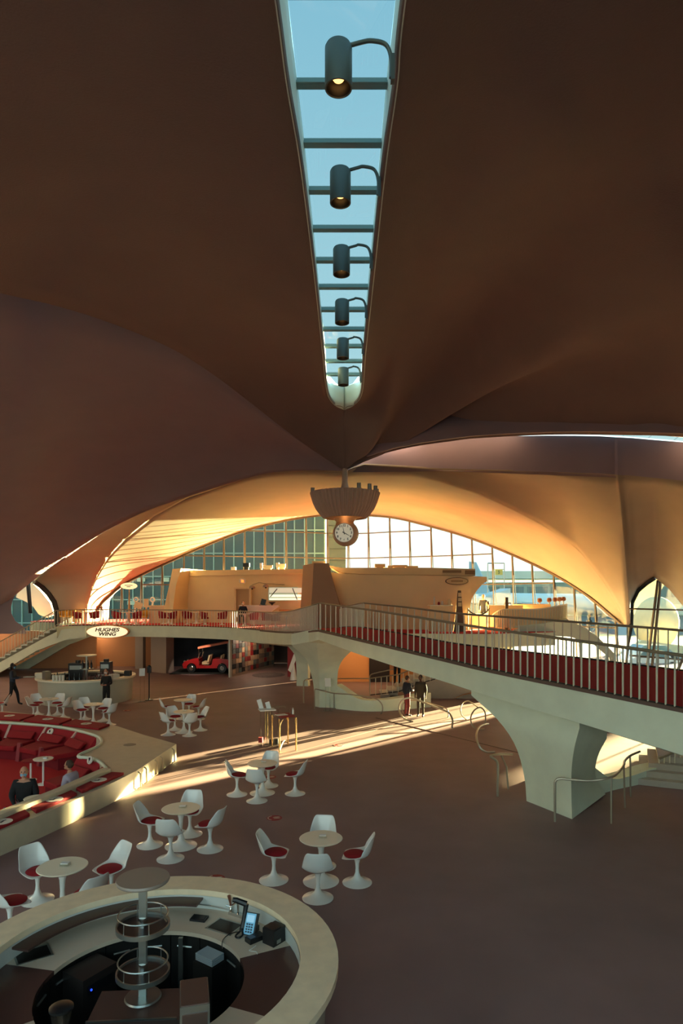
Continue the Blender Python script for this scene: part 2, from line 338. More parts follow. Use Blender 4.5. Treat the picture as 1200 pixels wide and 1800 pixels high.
# --- far window wall
win = sroot('window_2', (0, 44, 2.9), 'tall arched window wall behind the upper lounge')
WT = cr(WLL[::-1][1:] + WR[1:], 400)
def wtop(x):            # pixel column -> top point
    return min(WT, key=lambda p: abs((p.x / p.y * F + 600) - x))
mx_ = [178] + [214 + 36.1 * k for k in range(25)]
MULL = mat('mullion_paint', (92, 80, 66), .6)
cols_ = []
for x in mx_:
    t = wtop(x); zb = 2.9 if x < 985 else .35
    hgt = t.z - zb; bt = Vector((t.x, t.y - .12 * hgt, zb)); cols_.append((bt, t, zb))
    q = MB(); q.tube([bt, t + Vector((0, 0, .1))], [.035, .065], 4); q.tube([bt + Vector((.22, -.02, 0)), t + Vector((.02, 0, .05))], [.025, .03], 4)
    q.build('mullion', MULL, win, smooth=False)
zl = [.35, 2.9, 5.44, 7.5, 9.4, 12]
at = lambda c, z: c[0].lerp(c[1], (z - c[2]) / max(1e-3, c[1].z - c[2]))
for i in range(len(cols_) - 1):
    a, c = cols_[i], cols_[i + 1]
    for z0, z1 in zip(zl, zl[1:]):
        if z1 <= max(a[2], c[2]) + .01: continue
        if max(a[1].z, c[1].z) <= z0 + .05: continue
        lo_a, lo_c = min(z0, a[1].z), min(z0, c[1].z); hi_a, hi_c = min(z1, a[1].z), min(z1, c[1].z)
        P = [at(a, lo_a), at(c, lo_c), at(c, hi_c), at(a, hi_a)]
        q = MB(); q.prism(P, [p + Vector((0, .03, 0)) for p in P]); q.build('pane', GLASS, win, smooth=False)
        if z1 < 11 and min(a[1].z, c[1].z) > z1:
            q = MB(); q.tube([P[3], P[2]], .04, 4); q.build('transom', MULL, win, smooth=False)
q = MB(); q.tube([p + Vector((0, -.05, -.03)) for p in WT[::4]], .09, 6); q.build('head_frame', BRONZE, win)

# --- pointed windows at either end
w3 = sroot('window_3', px(60, 1100, 42.5), 'small pointed window at the left end above the stair')
q = MB(); q.tube(FL[8:] , .17, 8); q.build('frame', DKMET, w3)
q = MB(); P = [px(60, 1020, 42.5), px(72, 1029, 42.5), px(85, 1043, 42.5), px(95, 1058, 42.5), px(99, 1075, 42.5), px(99, 1108, 42.5), px(-20, 1108, 42.5), px(-20, 1050, 42.5)]
q.prism(P, [p + Vector((0, .03, 0)) for p in P]); q.build('pane', GLASS, w3, smooth=False)
for x0, x1 in ((47, 52), (51, 55)):
    q = MB(); q.tube([px(x0, 1022, 42.4), px(x1, 1078, 42.2)], .07, 6); q.build('mullion', DKMET, w3)
w4 = sroot('window_4', px(1150, 1180, 34), 'pointed oval window at the right end behind the bridge')
q = MB(); q.tube([px(1098, 1190, 35.4), px(1104, 1130, 35.4)] + BR[10:15], [.06, .08] + [.14] * 5, 8); q.build('frame', DKMET, w4)
P = [px(1104, 1215, 35)] + BR[10:18] + [px(1300, 1260, 31.5)]
P = [px(p.x / p.y * F + 600, HOR - (p.z - H) / p.y * F, 34.6 - max(0, (p.x - 16)) * .12) for p in P]
q = MB(); q.prism(P, [p + Vector((0, .03, 0)) for p in P]); q.build('pane', GLASS, w4, smooth=False)
for x0, x1 in ((1156, 1136), (1161, 1145), (1260, 1190)):
    q = MB(); q.tube([px(x0, 1020, 34.3), px(x1, 1180, 34.1)], .075, 6); q.build('mullion', BRONZE, w4)
for y in (1070, 1152):
    q = MB(); q.tube([px(1106, y, 34.4), px(1230, y + (3 if y < 1100 else 10), 33.6)], .05, 6); q.build('transom', BRONZE, w4)

# --- ground floor with the sunken lounge cut out
PIT = [(-7.5, 9.6), (-6.57, 12.54), (-6.1, 13.98), (-5.72, 15.6), (-5.82, 16.1), (-6.45, 17.0), (-6.99, 17.3), (-6.88, 18.4), (-7.07, 19.2), (-7.68, 20.0), (-9.2, 21.1), (-11.4, 21.8), (-15, 22.4), (-16, 16), (-15.5, 9.6)]
PLAT = [(-6.9, 9.0), (-6.2, 11.82), (-5.92, 12.56), (-5.6, 13.53), (-5.26, 14.7), (-5.0, 15.9), (-4.75, 18.75), (-6.1, 20.0), (-7.34, 21.3), (-9.7, 22.8), (-12.2, 23.9), (-16.5, 24.6), (-17.2, 16), (-16.5, 9.0)]
def ringfill(outer, inner, z):
    bm = bmesh.new(); ed = []
    for loop in (outer, inner):
        vs_ = [bm.verts.new((p[0], p[1], z)) for p in loop]
        ed += [bm.edges.new((vs_[i], vs_[(i + 1) % len(vs_)])) for i in range(len(vs_))]
    bmesh.ops.triangle_fill(bm, edges=ed, use_beauty=True)
    bm.verts.index_update(); V = [v.co.copy() for v in bm.verts]; Fc = [tuple(v.index for v in f.verts) for f in bm.faces]; bm.free(); return V, Fc
BIG = [(-26, -5.3), (24, -5.3), (24, 45), (-26, 45)]
V, Fc = ringfill(BIG, PIT, 0.0)
b = MB(); b.add(V, Fc)
nv = len(V); b.add([v - Vector((0, 0, .25)) for v in V], [tuple(reversed(f)) for f in Fc])
struct(b.build('floor', FLOORM, smooth=False, base=False), 'brown terrazzo floor of the hall')
# expansion joints in the floor as thin recessed-looking strips of metal
for k, (p, q_) in enumerate((((690, 1275), (392, 1358)), ((660, 1262), (1000, 1345)))):
    b = MB(); a, c = pz(*p, .002), pz(*q_, .002); b.tube([a, c], .012, 4); 
    struct(b.build('trim_3', mat('joint_metal', (92, 76, 66), .5, metal=.4), smooth=False), 'thin dark joint line in the floor')
# raised stone platform around the lounge
V, Fc = ringfill(PLAT, PIT, .45)
b = MB(); b.add(V, Fc); n = len(PLAT)
b.add([(*p, 0) for p in PLAT] + [(*p, .45) for p in PLAT], [(i, (i + 1) % n, (i + 1) % n + n, i + n) for i in range(n)])
n = len(PIT); b.add([(*p, -.6) for p in PIT] + [(*p, .45) for p in PIT], [(i, (i + 1) % n, (i + 1) % n + n, i + n) for i in range(n)])
struct(b.build('lounge_platform', TILEW, smooth=False), 'pale tiled kerb platform around the sunken red lounge')
b = MB(); b.plan([(x, y) for x, y in PIT], -.6, -.38); struct(b.build('lounge_floor', REDC, smooth=False), 'red carpet floor of the sunken lounge')
def offs(path, d):
    out = []
    for i, p in enumerate(path):
        a = Vector(path[max(0, i - 1)]); c = Vector(path[min(len(path) - 1, i + 1)]); t = (c - a).normalized(); out.append(Vector(p) + Vector((t.y, -t.x)) * d)
    return out
near_in = [Vector(p) for p in PIT[:4]]; near_out = offs(near_in, .22)
b = MB(); b.plan([tuple(p) for p in near_in] + [tuple(p) for p in near_out[::-1]], .45, .60)
struct(b.build('trim_4', TILEW, smooth=False), 'pale parapet between the near bench and the sunken lounge')
b = MB(); rim = [(*p, .0) for p in PIT[3:13]]; rim = [Vector((p[0], p[1], .46)) for p in cr([Vector(p) for p in rim], 60)]
b.tube(rim, .045, 6); struct(b.build('trim_5', CONC), 'white rounded edge around the far side of the lounge')

# --- upper level left: slab and carpet
mz_front = PL([(100, 1101.8, 37.3), (125, 1100.5, 38.2), (150, 1100.2, 38.4), (190, 1100, 38.5), (250, 1100.3, 38.3), (300, 1101, 37.8), (350, 1102.3, 37), (400, 1104, 35.9), (430, 1106, 34.7), (460, 1109, 33.1)])
mzf = [Vector((p.x, p.y, 2.9)) for p in cr(mz_front, 40)]
mzb = [Vector((0.5, 31, 2.9)), Vector((7, 30.6, 2.9)), Vector((10.5, 32, 2.9)), Vector((10.5, 38, 2.9)), Vector((7, 45, 2.9)), Vector((0, 51, 2.9)), Vector((-9, 49, 2.9)), Vector((-21, 47.5, 2.9)), Vector((-21, 44, 2.9)), Vector((-18.6, 42.6, 2.9)), Vector((mzf[0].x, 41.7, 2.9))]
b = MB(); b.plan([(p.x, p.y) for p in mzf + mzb], 2.26, 2.9); struct(b.build('mezzanine_slab', CONC, ang=30), 'concrete slab of the upper lounge with its curved front edge')
b = MB(); b.plan([(p.x, p.y) for p in [Vector((q.x + .02, q.y + .28, 0)) for q in mzf] + mzb], 2.9, 2.93); struct(b.build('mezzanine_carpet', REDC, smooth=False), 'red carpet of the upper lounge')

# --- bridge
bf = PL([(420, 1105, 35.3), (460, 1109, 33.1), (500, 1112, 29.5), (535, 1111, 26), (553, 1109.5, 24.5)]); kink = px(560, 1109, 24.2)
bl = bf + [kink]
brt = [kink, px(630, 1125.6, 20.6), px(700, 1142, 18.3), px(780, 1161, 16.4), px(860, 1180, 14.84), px(1030, 1215, 12.66), px(1200, 1250, 11.17), px(1400, 1291, 9.77)]
bkL = [Vector((-1.5, 38.5, 2.9)), Vector((-.9, 36, 2.92)), Vector((-.3, 33, 3.05)), Vector((.3, 29.8, 3.25)), Vector((.75, 27, 3.38)), px(642, 1104, 26)]
bkR = [px(642, 1104, 26), px(720, 1117, 23.3), px(800, 1132, 21.06), px(890, 1143, 19.6), px(988, 1154, 18.3), px(1095, 1167, 17), px(1200, 1180, 15.9), px(1400, 1205, 14.3)]
thL = [.62, .6, .55, .45, .36, .33]; thR = [.33, .44, .5, .53, .57, .66, .76, .85]
def deck(front, back, th, n):
    A = cr(front, n); B = cr(back, n); T = [v.x for v in cr([Vector((t, 0, 0)) for t in th], n)]
    rows = []
    for a, c, t in zip(A, B, T):
        s_ = (c - a); s_.z = 0; s_.normalize()
        rows.append([a, a + Vector((0, 0, -t)), a + s_ * .5 + Vector((0, 0, -t - .12)), c - s_ * .5 + Vector((0, 0, -t - .12)), c + Vector((0, 0, -t)), c, a])
    return rows, A, B
b = MB(); rowsL, AL_, BL_ = deck(bl, bkL, thL, 30); rowsR, AR_, BR_ = deck(brt, bkR, thR, 40)
b.grid(rowsL); b.grid(rowsR); b.add(rowsL[0][:6], [(0, 1, 2, 3, 4, 5)]); b.add(rowsR[-1][:6], [(0, 1, 2, 3, 4, 5)])
struct(b.build('bridge', CONC, ang=30), 'pale concrete bridge crossing the hall from the upper lounge to the right')
b = MB()
for A, B in ((AL_, BL_), (AR_, BR_)):
    r = []
    for a, c in zip(A, B):
        s_ = (c - a); s_.z = 0; s_.normalize(); i_ = a + s_ * .22; j_ = c - s_ * .16
        r.append([i_ + Vector((0, 0, -.005)), i_ + Vector((0, 0, .02)), j_ + Vector((0, 0, .02)), j_ + Vector((0, 0, -.005))])
    b.grid(r)
struct(b.build('bridge_carpet', REDC), 'red carpet running along the bridge')
b = MB()
for A, B in ((AL_, BL_), (AR_, BR_)):
    r = []
    for a, c in zip(A, B):
        s_ = (c - a); s_.z = 0; s_.normalize(); r.append([a - s_ * .02 - Vector((0, 0, .03)), a - s_ * .02 + Vector((0, 0, .035)), a + s_ * .24 + Vector((0, 0, .035)), a + s_ * .24])
    b.grid(r)
struct(b.build('trim_12', mat('kerb_brown', (104, 82, 72), .7)), 'brown kerb strip along the front edge of the bridge')

# --- piers
def pier(name, A, B, C, back, m, label):
    b = MB(); rows = []
    n = 14
    A = cr(PL(A), n); B = cr(PL(B), n); C = cr(PL(C), n)
    for a, c, d_ in zip(A, B, C):
        z = a.z; q = a + back; rows.append([a, c, d_, Vector((q.x, max(q.y, d_.y - .1), q.z)), a])
    rows.append([p + Vector((0, 0, .45)) for p in rows[-1]])
    b.grid(rows); return struct(b.build(name, m, ang=32), label)
pier('bridge_pier', [(925, 1408, 14.98), (921, 1365, 15.0), (906, 1312, 15.0), (876, 1267, 15.1), (828, 1222, 15.9)],
     [(1005, 1440, 13.77), (1004, 1400, 13.65), (1004, 1355, 13.5), (1009, 1315, 13.4), (1018, 1280, 13.3)],
     [(1064, 1396, 15.3), (1048, 1370, 15.2), (1046, 1350, 15.0), (1052, 1325, 14.8), (1066, 1298, 14.4)], Vector((.6, 1.8, 0)), CONC, 'thick flaring pier under the near end of the bridge')
pier('bridge_pier', [(552, 1241.5, 27.7), (551, 1207, 27.5), (546, 1183, 27.2), (537, 1158, 26.8), (512, 1134, 26.4)],
     [(561, 1243.5, 27.4), (561.5, 1215, 27.1), (561, 1190, 26.7), (559, 1160, 26.0), (556, 1126, 24.9)],
     [(598, 1245, 27.19), (593, 1210, 27.0), (594, 1180, 26.8), (602, 1160, 26.4), (622, 1140, 25.6)], Vector((.1, 1.6, 0)), CONC, 'flaring pier under the bend of the bridge')
pier('bridge_pier', [(521, 1206, 33.8), (521, 1185, 33.8), (520, 1165, 33.8), (517, 1150, 33.6), (505, 1135, 33.2)],
     [(541, 1206.5, 33.7), (541, 1185, 33.7), (541, 1165, 33.6), (543, 1150, 33.4), (548, 1135, 33)],
     [(545, 1205, 34), (545, 1185, 34), (546, 1165, 34), (550, 1150, 34), (560, 1135, 33.6)], Vector((0, .8, 0)), CONC, 'slim pier behind the bend of the bridge')
# low swooping wall from the middle pier towards the tunnel
def lowwall(pts, hs, th, m, label, name='low_wall'):
    P = [p.xy for p in cr([pz(*p) for p in pts], 24)]; hh = [v.x for v in cr([Vector((h, 0, 0)) for h in hs], 24)]
    b = MB(); rows = []
    for i, p in enumerate(P):
        t = (P[min(i + 1, 23)] - P[max(i - 1, 0)]).normalized(); nrm = Vector((-t.y, t.x)) * th
        if nrm.y < 0: nrm = -nrm
        rows.append([Vector((p.x, p.y, 0)), Vector((p.x, p.y, hh[i])), Vector((p.x + nrm.x, p.y + nrm.y, hh[i])), Vector((p.x + nrm.x, p.y + nrm.y, 0))])
    b.grid(rows); b.add(rows[0], [(0, 1, 2, 3)]); b.add(rows[-1], [(0, 1, 2, 3)])
    return struct(b.build(name, m, ang=30), label)
lowwall([(590, 1246), (630, 1250), (670, 1250.5), (705, 1248), (735, 1245), (757, 1243)], [1.0, .5, .46, .5, .55, .6], .45, CONC, 'low swooping wall beside the middle pier')
lowwall([(1040, 1402), (1075, 1390), (1110, 1382), (1150, 1374), (1200, 1370)], [.75, .30, .26, .34, .42], .45, CONC, 'low curved kerb wall between the near pier and the steps')
# --- walls under the upper level
BROWNW = mat('brown_wall', (186, 132, 92), .8, var=.04, vscale=.8)
b = MB(); b.plan([(-26, 45), (-26, 44.6), (-19.5, 43.4), (-14, 43.0), (-11.5, 43.2), (-11.5, 43.6), (-14, 43.4), (-19.5, 43.8)], 0, 2.3); struct(b.build('wall_back_left', BROWNW, ang=50), 'curved brown wall under the upper lounge behind the far bar')
b = MB(); b.box((-4.2, 45.2, 1.13), (22.6, .3, 2.26)); struct(b.build('wall_back', mat('dark_wall', (52, 40, 36), .8)), 'dark back wall behind the exhibit')
b = MB(); P = [pz(265, 1181), pz(292, 1184)]; b.prism([Vector((p.x, p.y, 0)) for p in (P[0], P[1], P[1] + Vector((.1, 1.4, 0)), P[0] + Vector((0, 1.4, 0)))], [Vector((p.x, p.y, 2.3)) for p in (P[0], P[1], P[1] + Vector((.1, 1.4, 0)), P[0] + Vector((0, 1.4, 0)))])
struct(b.build('column', mat('column_plaster', (178, 158, 142), .8), smooth=False), 'square plaster column left of the red car')
b = MB(); P = [pz(236, 1176), pz(247, 1178)]; b.box(((P[0].x + P[1].x) / 2, P[0].y + .3, 1.15), (.5, .6, 2.3)); struct(b.build('column', mat('column_plaster', (178, 158, 142), .8), smooth=False), 'narrow plaster column beside the curved brown wall')
# block under the hall side of the upper level, right of the dark passage
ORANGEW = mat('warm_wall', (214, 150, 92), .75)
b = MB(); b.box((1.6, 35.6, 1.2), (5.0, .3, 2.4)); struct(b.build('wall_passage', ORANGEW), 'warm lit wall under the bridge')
b = MB(); b.box((5.6, 33.4, 1.2), (3.4, .3, 2.4)); struct(b.build('wall_passage', SMOOTHP), 'plaster wall behind the small steps')
b = MB(); b.box((2.05, 35.35, 1.1), (1.1, .12, 2.2)); struct(b.build('door_1', mat('dark_door', (34, 24, 20), .6)), 'dark doorway in the warm lit wall')
b = MB(); b.plan([(6.9, 31.3), (7.5, 31.3), (7.3, 44.8), (6.9, 44.8)], 0, 2.4); struct(b.build('wall_passage', SMOOTHP), 'side wall added under the upper lounge to bound the sun patch')  # wall added to cut the upper edge of the sun patch
# arch under the raised seating bay at the right
outer = [(866, 1262), (868, 1160), (871, 1139), (892, 1112), (919, 1101), (954, 1096), (996, 1089), (1026, 1103), (1052, 1121), (1080, 1150), (1092, 1230)]
inner = [(1084, 1230), (1070, 1156), (1042, 1132), (1000, 1119), (954, 1117), (919, 1126), (898, 1141), (885, 1165), (884, 1262)]
fr = PL([(x, y, 32) for x, y in outer + inner]); b = MB(); b.prism(fr, [p + Vector((.2, .55, 0)) for p in fr])
struct(b.build('bay_arch', CONC, ang=25), 'pale concrete arch carrying the raised seating bay')
b = MB(); fr = PL([(905, 1101, 31.9), (954, 1096, 31.9), (998, 1088, 31.9), (998, 1094, 31.9), (954, 1100, 31.9), (905, 1104, 31.9)]); b.prism(fr, [p + Vector((.8, 4.2, 0)) for p in fr]); struct(b.build('bay_deck', CONC), 'deck of the raised seating bay')
# tunnel mouth (round orange lit tube) under the bridge
b = MB(); c = px(838, 1258, 29.5); n = 28
o_ = [c + Vector((math.cos(2 * math.pi * k / n) * 1.55, 0, math.sin(2 * math.pi * k / n) * 1.02)) for k in range(n)]
b.grid([o_ + [o_[0]], [p + Vector((.9, 1.6, .25)) for p in o_] + [o_[0] + Vector((.9, 1.6, .25))]]); b.add([p + Vector((.9, 1.6, .25)) for p in o_], [tuple(range(n))])
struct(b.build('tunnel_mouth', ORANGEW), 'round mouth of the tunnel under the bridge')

# --- unseen walls added left, right and behind to shape the light
b = MB(); b.box((-25, 18, 5.5), (.4, 56, 12)); DKUNSEEN = mat('unseen_wall_dark', (58, 48, 44), .6)  # dark tone picked to cut warm bounce off these unseen walls
struct(b.build('wall_left', DKUNSEEN), 'unseen left side wall, added to stop light leaking in')
b = MB(); b.box((19.5, 8, 5.5), (.4, 34, 12)); struct(b.build('wall_right', DKUNSEEN), 'unseen right side wall, added to hold back sky light')
b = MB(); b.plan([(19.3, 24.8), (19.7, 24.9), (18.3, 31.2), (17.9, 31.1)], 1.95, 9.0); struct(b.build('wall_sun_block', DKUNSEEN), 'unseen wall at the right, added to keep sun off the near floor')  # unseen wall added to stop sun crossing to the near floor
w7 = sroot('window_sun_dim', (18.7, 28, 0), 'unseen low panes added at the right to dim the sun')  # unseen panes added to dim sun through the low opening
for k in range(4):
    a_, c_ = Vector((19.45, 24.85, 0)).lerp(Vector((18.05, 31.15, 0)), k / 4), Vector((19.45, 24.85, 0)).lerp(Vector((18.05, 31.15, 0)), (k + 1) / 4)
    q = MB(); P = [a_, c_, c_ + Vector((0, 0, 1.95)), a_ + Vector((0, 0, 1.95))]; q.prism(P, [p + Vector((.03, .01, 0)) for p in P]); q.build('pane', GLASS, w7, smooth=False)
    q = MB(); q.tube([c_, c_ + Vector((0, 0, 1.95))], .05, 4); q.build('mullion', BRONZE, w7, smooth=False)
b = MB(); b.box((0, -5, 11.5), (50, .4, 5)); b.box((-23.5, -5, 4.5), (3, .4, 9)); b.box((-8, -5, 4.5), (.5, .4, 9)); b.box((14, -5, 4.5), (17, .4, 9)); struct(b.build('wall_front', DKUNSEEN), 'unseen wall behind the viewer, its openings shaped to aim sky light')  # unseen wall; openings placed so cool sky light falls forward from the left

# --- central block on the upper level
b = MB(); x0, x1 = 320, 546
A = PL([(x0, 1110, 43), (x1, 1112, 40), (x1, 1001, 40), (x0, 1003, 43)]); b.prism(A, [p + Vector((0, 4, 0)) for p in A]); struct(b.build('wall_block', CREAM, smooth=False), 'cream wall of the raised block on the upper level')
b = MB(); A = PL([(322, 1013, 42.9), (548, 1008, 39.8), (548, 1000, 39.8), (322, 1003, 42.9)]); b.prism(A, [p + Vector((0, .3, 0)) for p in A]); struct(b.build('trim_6', CREAM, smooth=False), 'projecting band along the top of the cream wall')
b = MB(); A = PL([(277, 1112, 41), (298, 1112, 41), (303, 1075, 41), (309, 1030, 41.3), (318, 999, 41.6), (303, 1000, 41.6), (297, 1030, 41.3), (288, 1070, 41)]); b.prism(A, [p + Vector((.9, 3.2, 0)) for p in A]); struct(b.build('pylon', CREAM, smooth=False), 'leaning wedge pylon at the left end of the cream block')
b = MB(); A = PL([(545, 1112, 33.5), (609, 1112, 33.5), (604, 1080, 33.5), (597, 1060, 33.5), (589, 1035, 33.6), (583, 1012, 33.7), (578, 990, 33.8), (551, 990, 33.8), (549, 1030, 33.6), (546, 1075, 33.5)])
b.prism(A, [p + Vector((-.7 - .25 * (2.9 - p.z) * 0, 2.6, 0)) for p in A]); struct(b.build('pylon', mat('pylon_plaster', (176, 138, 108), .8), smooth=False), 'tall flaring pylon in the middle of the cream block')
hull = [(586, 1112), (586, 1040), (577, 1006), (600, 1008), (640, 1010), (700, 1010.5), (780, 1012), (836, 1013), (855, 1014), (856, 1022), (848, 1026), (838, 1038), (829, 1052), (826, 1068), (828, 1112)]
A = PL([(x, y, 34.5 - (x - 586) / 270 * 1.2) for x, y in hull]); b = MB(); b.prism(A, [p + Vector((.3, 6.5, 0)) for p in A]); struct(b.build('wall_block', CREAM, ang=25), 'ship-like cream hull wall at the right of the block')
par = [(577, 994), (600, 998), (640, 998), (700, 997.5), (760, 998), (835, 1000), (835, 1012), (780, 1011.5), (700, 1010), (640, 1009.5), (600, 1007)]
A = PL([(x, y, 34.8 - (x - 586) / 270 * 1.2) for x, y in par]); b = MB(); b.prism(A, [p + Vector((.1, 5.5, 0)) for p in A]); struct(b.build('trim_7', CREAM, ang=25), 'parapet band on top of the hull wall')
b = MB(); b.box(px(794, 1004.5, 33.78), (.95, .1, .13)); struct(b.build('trim_8', mat('vent_shade', (150, 118, 86), .8)), 'long vent slot in the parapet band')
b = MB(); b.box(px(826, 1006, 33.66), (.5, .1, .2)); struct(b.build('trim_8', mat('vent_shade', (150, 118, 86), .8)), 'short vent slot at the right end of the parapet band')
# door recess with frame
b = MB(); b.box(px(426, 1073, 41.45), (1.0, .25, 2.8)); struct(b.build('door_2', mat('door_plaster', (206, 168, 120), .7)), 'recessed cream door in the block wall')
b = MB(); b.box(px(414, 1073, 41.4), (.12, .45, 2.9)); b.box(px(440, 1073, 41.0), (.12, .45, 2.9)); b.box(px(427, 1034, 41.2), (1.1, .45, .1)); struct(b.build('trim_9', CREAM, smooth=False), 'reveal around the recessed door')

# --- left stair
sx0, sy0, sy1 = -16.4, 37.35, 41.6
st = sroot('staircase', (sx0, 38.5, 0), 'broad concrete staircase going down to the left from the upper lounge')
TREAD = mat('tread_terrazzo', (214, 220, 208), .5)
for k in range(16):
    b = MB(); b.box((sx0 - .16 - .32 * k, (sy0 + sy1) / 2, 2.9 - .18 * (k + 1) + .02), (.34, sy1 - sy0, .06)); b.box((sx0 - .02 - .32 * k, (sy0 + sy1) / 2, 2.9 - .18 * (k + .5)), (.04, sy1 - sy0, .18)); b.build('step', TREAD, st, smooth=False)
b = MB(); P = [(sx0 + 1.6, 2.88), (sx0 + .2, 2.72), (sx0 - .6, 2.26), (sx0 - 4.7, -.0), (sx0 - 4.8, -.05), (sx0 - 3.6, -.0), (sx0 - 1.0, 1.55), (sx0 + .4, 2.1), (sx0 + 1.6, 2.27)]
for yy in (sy0 - .12, sy1):
    q = [Vector((x, yy + (.35 if x > sx0 + .1 else 0), z)) for x, z in P]; b.prism(q, [p + Vector((0, .22, 0)) for p in q])
b.build('stringer', CONC, st, ang=25)
b = MB(); q = [Vector((x, 41.9, z)) for x, z in ((sx0 + .6, 0), (sx0 - 1.4, 0), (sx0 - 5, 0), (sx0 - 5, .2), (sx0 - 1.0, 1.65), (sx0 + .4, 2.1), (sx0 + .6, 2.2))]; b.prism(q, [p + Vector((0, .2, 0)) for p in q]); b.build('side_wall', BROWNW, st, smooth=False)
# --- right steps
rs = sroot('steps', pz(1180, 1400), 'short flight of stone steps at the right edge')
for k in range(4):
    b = MB(); p = pz(1140 + 16 * k, 1378 - 2 * k); b.box((p.x + 1.2, p.y + .3 + .0 * k, .075 + .15 * k), (2.8, 1.9 - .1 * k, .15), rz=R(-24)); b.build('step', mat('step_stone', (176, 166, 152), .6, var=.05), rs, smooth=False)
ms = sroot('steps', px(680, 1210, 30.2), 'small flight of steps rising behind the low wall')
for k in range(5):
    b = MB(); b.box((2.0 + .36 * k, 30.4, .1 + .17 * k), (.42, 1.6, .2 + .02 * k)); b.build('step', mat('step_stone', (176, 166, 152), .6, var=.05), ms, smooth=False)
b = MB(); b.box((5.2, 31.0, .5), (3.3, 2.6, 1.0)); struct(b.build('landing', mat('step_stone', (176, 166, 152), .6, var=.05), smooth=False), 'raised landing behind the small steps')

# --- outdoors
TARM = mat('apron_concrete', (104, 102, 98), .8, var=.08, vscale=.05)
b = MB(); b.plan([(-400, 52), (400, 52), (400, 900), (-400, 900)], -1.2, -.6); struct(b.build('ground', TARM, smooth=False), 'pale concrete airport apron outside')
b = MB(); b.plan([(24.2, -60), (400, -60), (400, 51.9), (8, 51.9), (8, 45.3), (24.2, 45.3)], -1.2, -.62); struct(b.build('ground', TARM, smooth=False), 'pale concrete drive outside the right wall')
ASPH = mat('asphalt', (84, 82, 80), .9, var=.1, vscale=.2)  # unseen dark ground added to hide bright sky below the horizon
b = MB(); b.plan([(-300, -300), (300, -300), (300, -60), (24.2, -60), (24.2, -5.4), (-300, -5.4)], -1.2, -.05); struct(b.build('ground', ASPH, smooth=False), 'unseen asphalt ground behind the viewer, added to darken the ceiling')
b = MB(); b.plan([(-300, -5.3), (-26.2, -5.3), (-26.2, 51.8), (-300, 51.8)], -1.2, -.62); struct(b.build('ground', ASPH, smooth=False), 'unseen asphalt ground left of the hall, added to darken the ceiling')
# ================================================================== OUTDOORS
HAZEB = mat('hazed_terminal_wall', (150, 172, 164), .7, var=.05, vscale=.1)  # terminal colours paled, bright outdoor haze put into them
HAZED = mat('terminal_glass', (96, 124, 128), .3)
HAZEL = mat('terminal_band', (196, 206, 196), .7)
t = thing('terminal_building', (80, 165, -.6), 'long low pale terminal building beyond the apron', 'building')
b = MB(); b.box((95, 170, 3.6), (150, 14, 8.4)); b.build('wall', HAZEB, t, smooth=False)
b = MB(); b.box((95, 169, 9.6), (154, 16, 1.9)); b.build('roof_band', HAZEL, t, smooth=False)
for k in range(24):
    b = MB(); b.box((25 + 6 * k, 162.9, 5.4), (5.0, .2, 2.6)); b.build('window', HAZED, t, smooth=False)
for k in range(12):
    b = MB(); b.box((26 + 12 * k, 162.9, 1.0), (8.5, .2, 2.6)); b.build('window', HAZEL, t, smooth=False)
# hotel wing: dark green curtain wall
CURT = mat('green_curtain_glass', (64, 88, 84), .22, var=.22, vscale=.12)
CURM = mat('curtain_mullion', (150, 176, 160), .5)
t = thing('hotel_wing', (-16, 82, -.6), 'tall green glass hotel wing outside the left half of the window wall', 'building')
b = MB(); b.box((-31, 84, 9.5), (58, 5, 20.2)); b.build('glass_wall', CURT, t, smooth=False)
for k in range(46):
    b = MB(); b.box((-58.8 + 1.26 * k, 81.4, 9.5), (.13, .2, 20.2)); b.build('mullion', CURM, t, smooth=False)
for k in range(7):
    b = MB(); b.box((-31, 81.42, 1.2 + 2.9 * k), (58, .16, .14)); b.build('transom', CURM, t, smooth=False)
for k, (xx, zz) in enumerate(((-25, 6.6), (-22, 6.6), (-26.2, 3.7), (-13, 5.2), (-10.5, 5.2))):
    b = MB(); b.box((xx, 81.3, zz), (1.0, .1, .5)); b.build('lit_ceiling_panel', mat('lit_panel', (190, 200, 170), .6), t, smooth=False)
t = thing('stone_tower', (-.6, 76, -.6), 'tan stone stair tower behind the clock', 'building')
b = MB(); b.box((-.62, 77, 8.5), (2.2, 3, 18.2)); b.build('wall', mat('tan_stone', (148, 132, 92), .8, var=.06), t, smooth=False)
for k in range(13):
    b = MB(); b.box((-.62, 75.47, .6 + 1.35 * k), (2.24, .08, .07)); b.build('course', mat('stone_joint', (110, 96, 66), .8), t, smooth=False)
# airliner with a pale tail
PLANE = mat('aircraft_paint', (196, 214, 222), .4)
t = thing('airliner', (33, 130, -.6), 'pale airliner parked on the apron with its tail up', 'airplane')
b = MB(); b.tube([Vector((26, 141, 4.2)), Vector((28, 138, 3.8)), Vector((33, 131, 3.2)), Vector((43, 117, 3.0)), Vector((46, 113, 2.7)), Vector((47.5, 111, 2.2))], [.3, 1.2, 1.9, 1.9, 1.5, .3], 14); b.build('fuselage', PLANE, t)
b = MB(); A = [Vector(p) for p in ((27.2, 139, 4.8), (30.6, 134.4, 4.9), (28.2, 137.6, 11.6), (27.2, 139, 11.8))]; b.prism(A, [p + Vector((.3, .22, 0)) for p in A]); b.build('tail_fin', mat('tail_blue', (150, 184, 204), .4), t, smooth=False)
b = MB(); A = [Vector(p) for p in ((35, 128, 2.6), (39, 122.5, 2.6), (32, 116, 3.2), (30.5, 118, 3.2))]; b.prism(A, [p + Vector((0, 0, .3)) for p in A]); b.build('wing', PLANE, t, smooth=False)
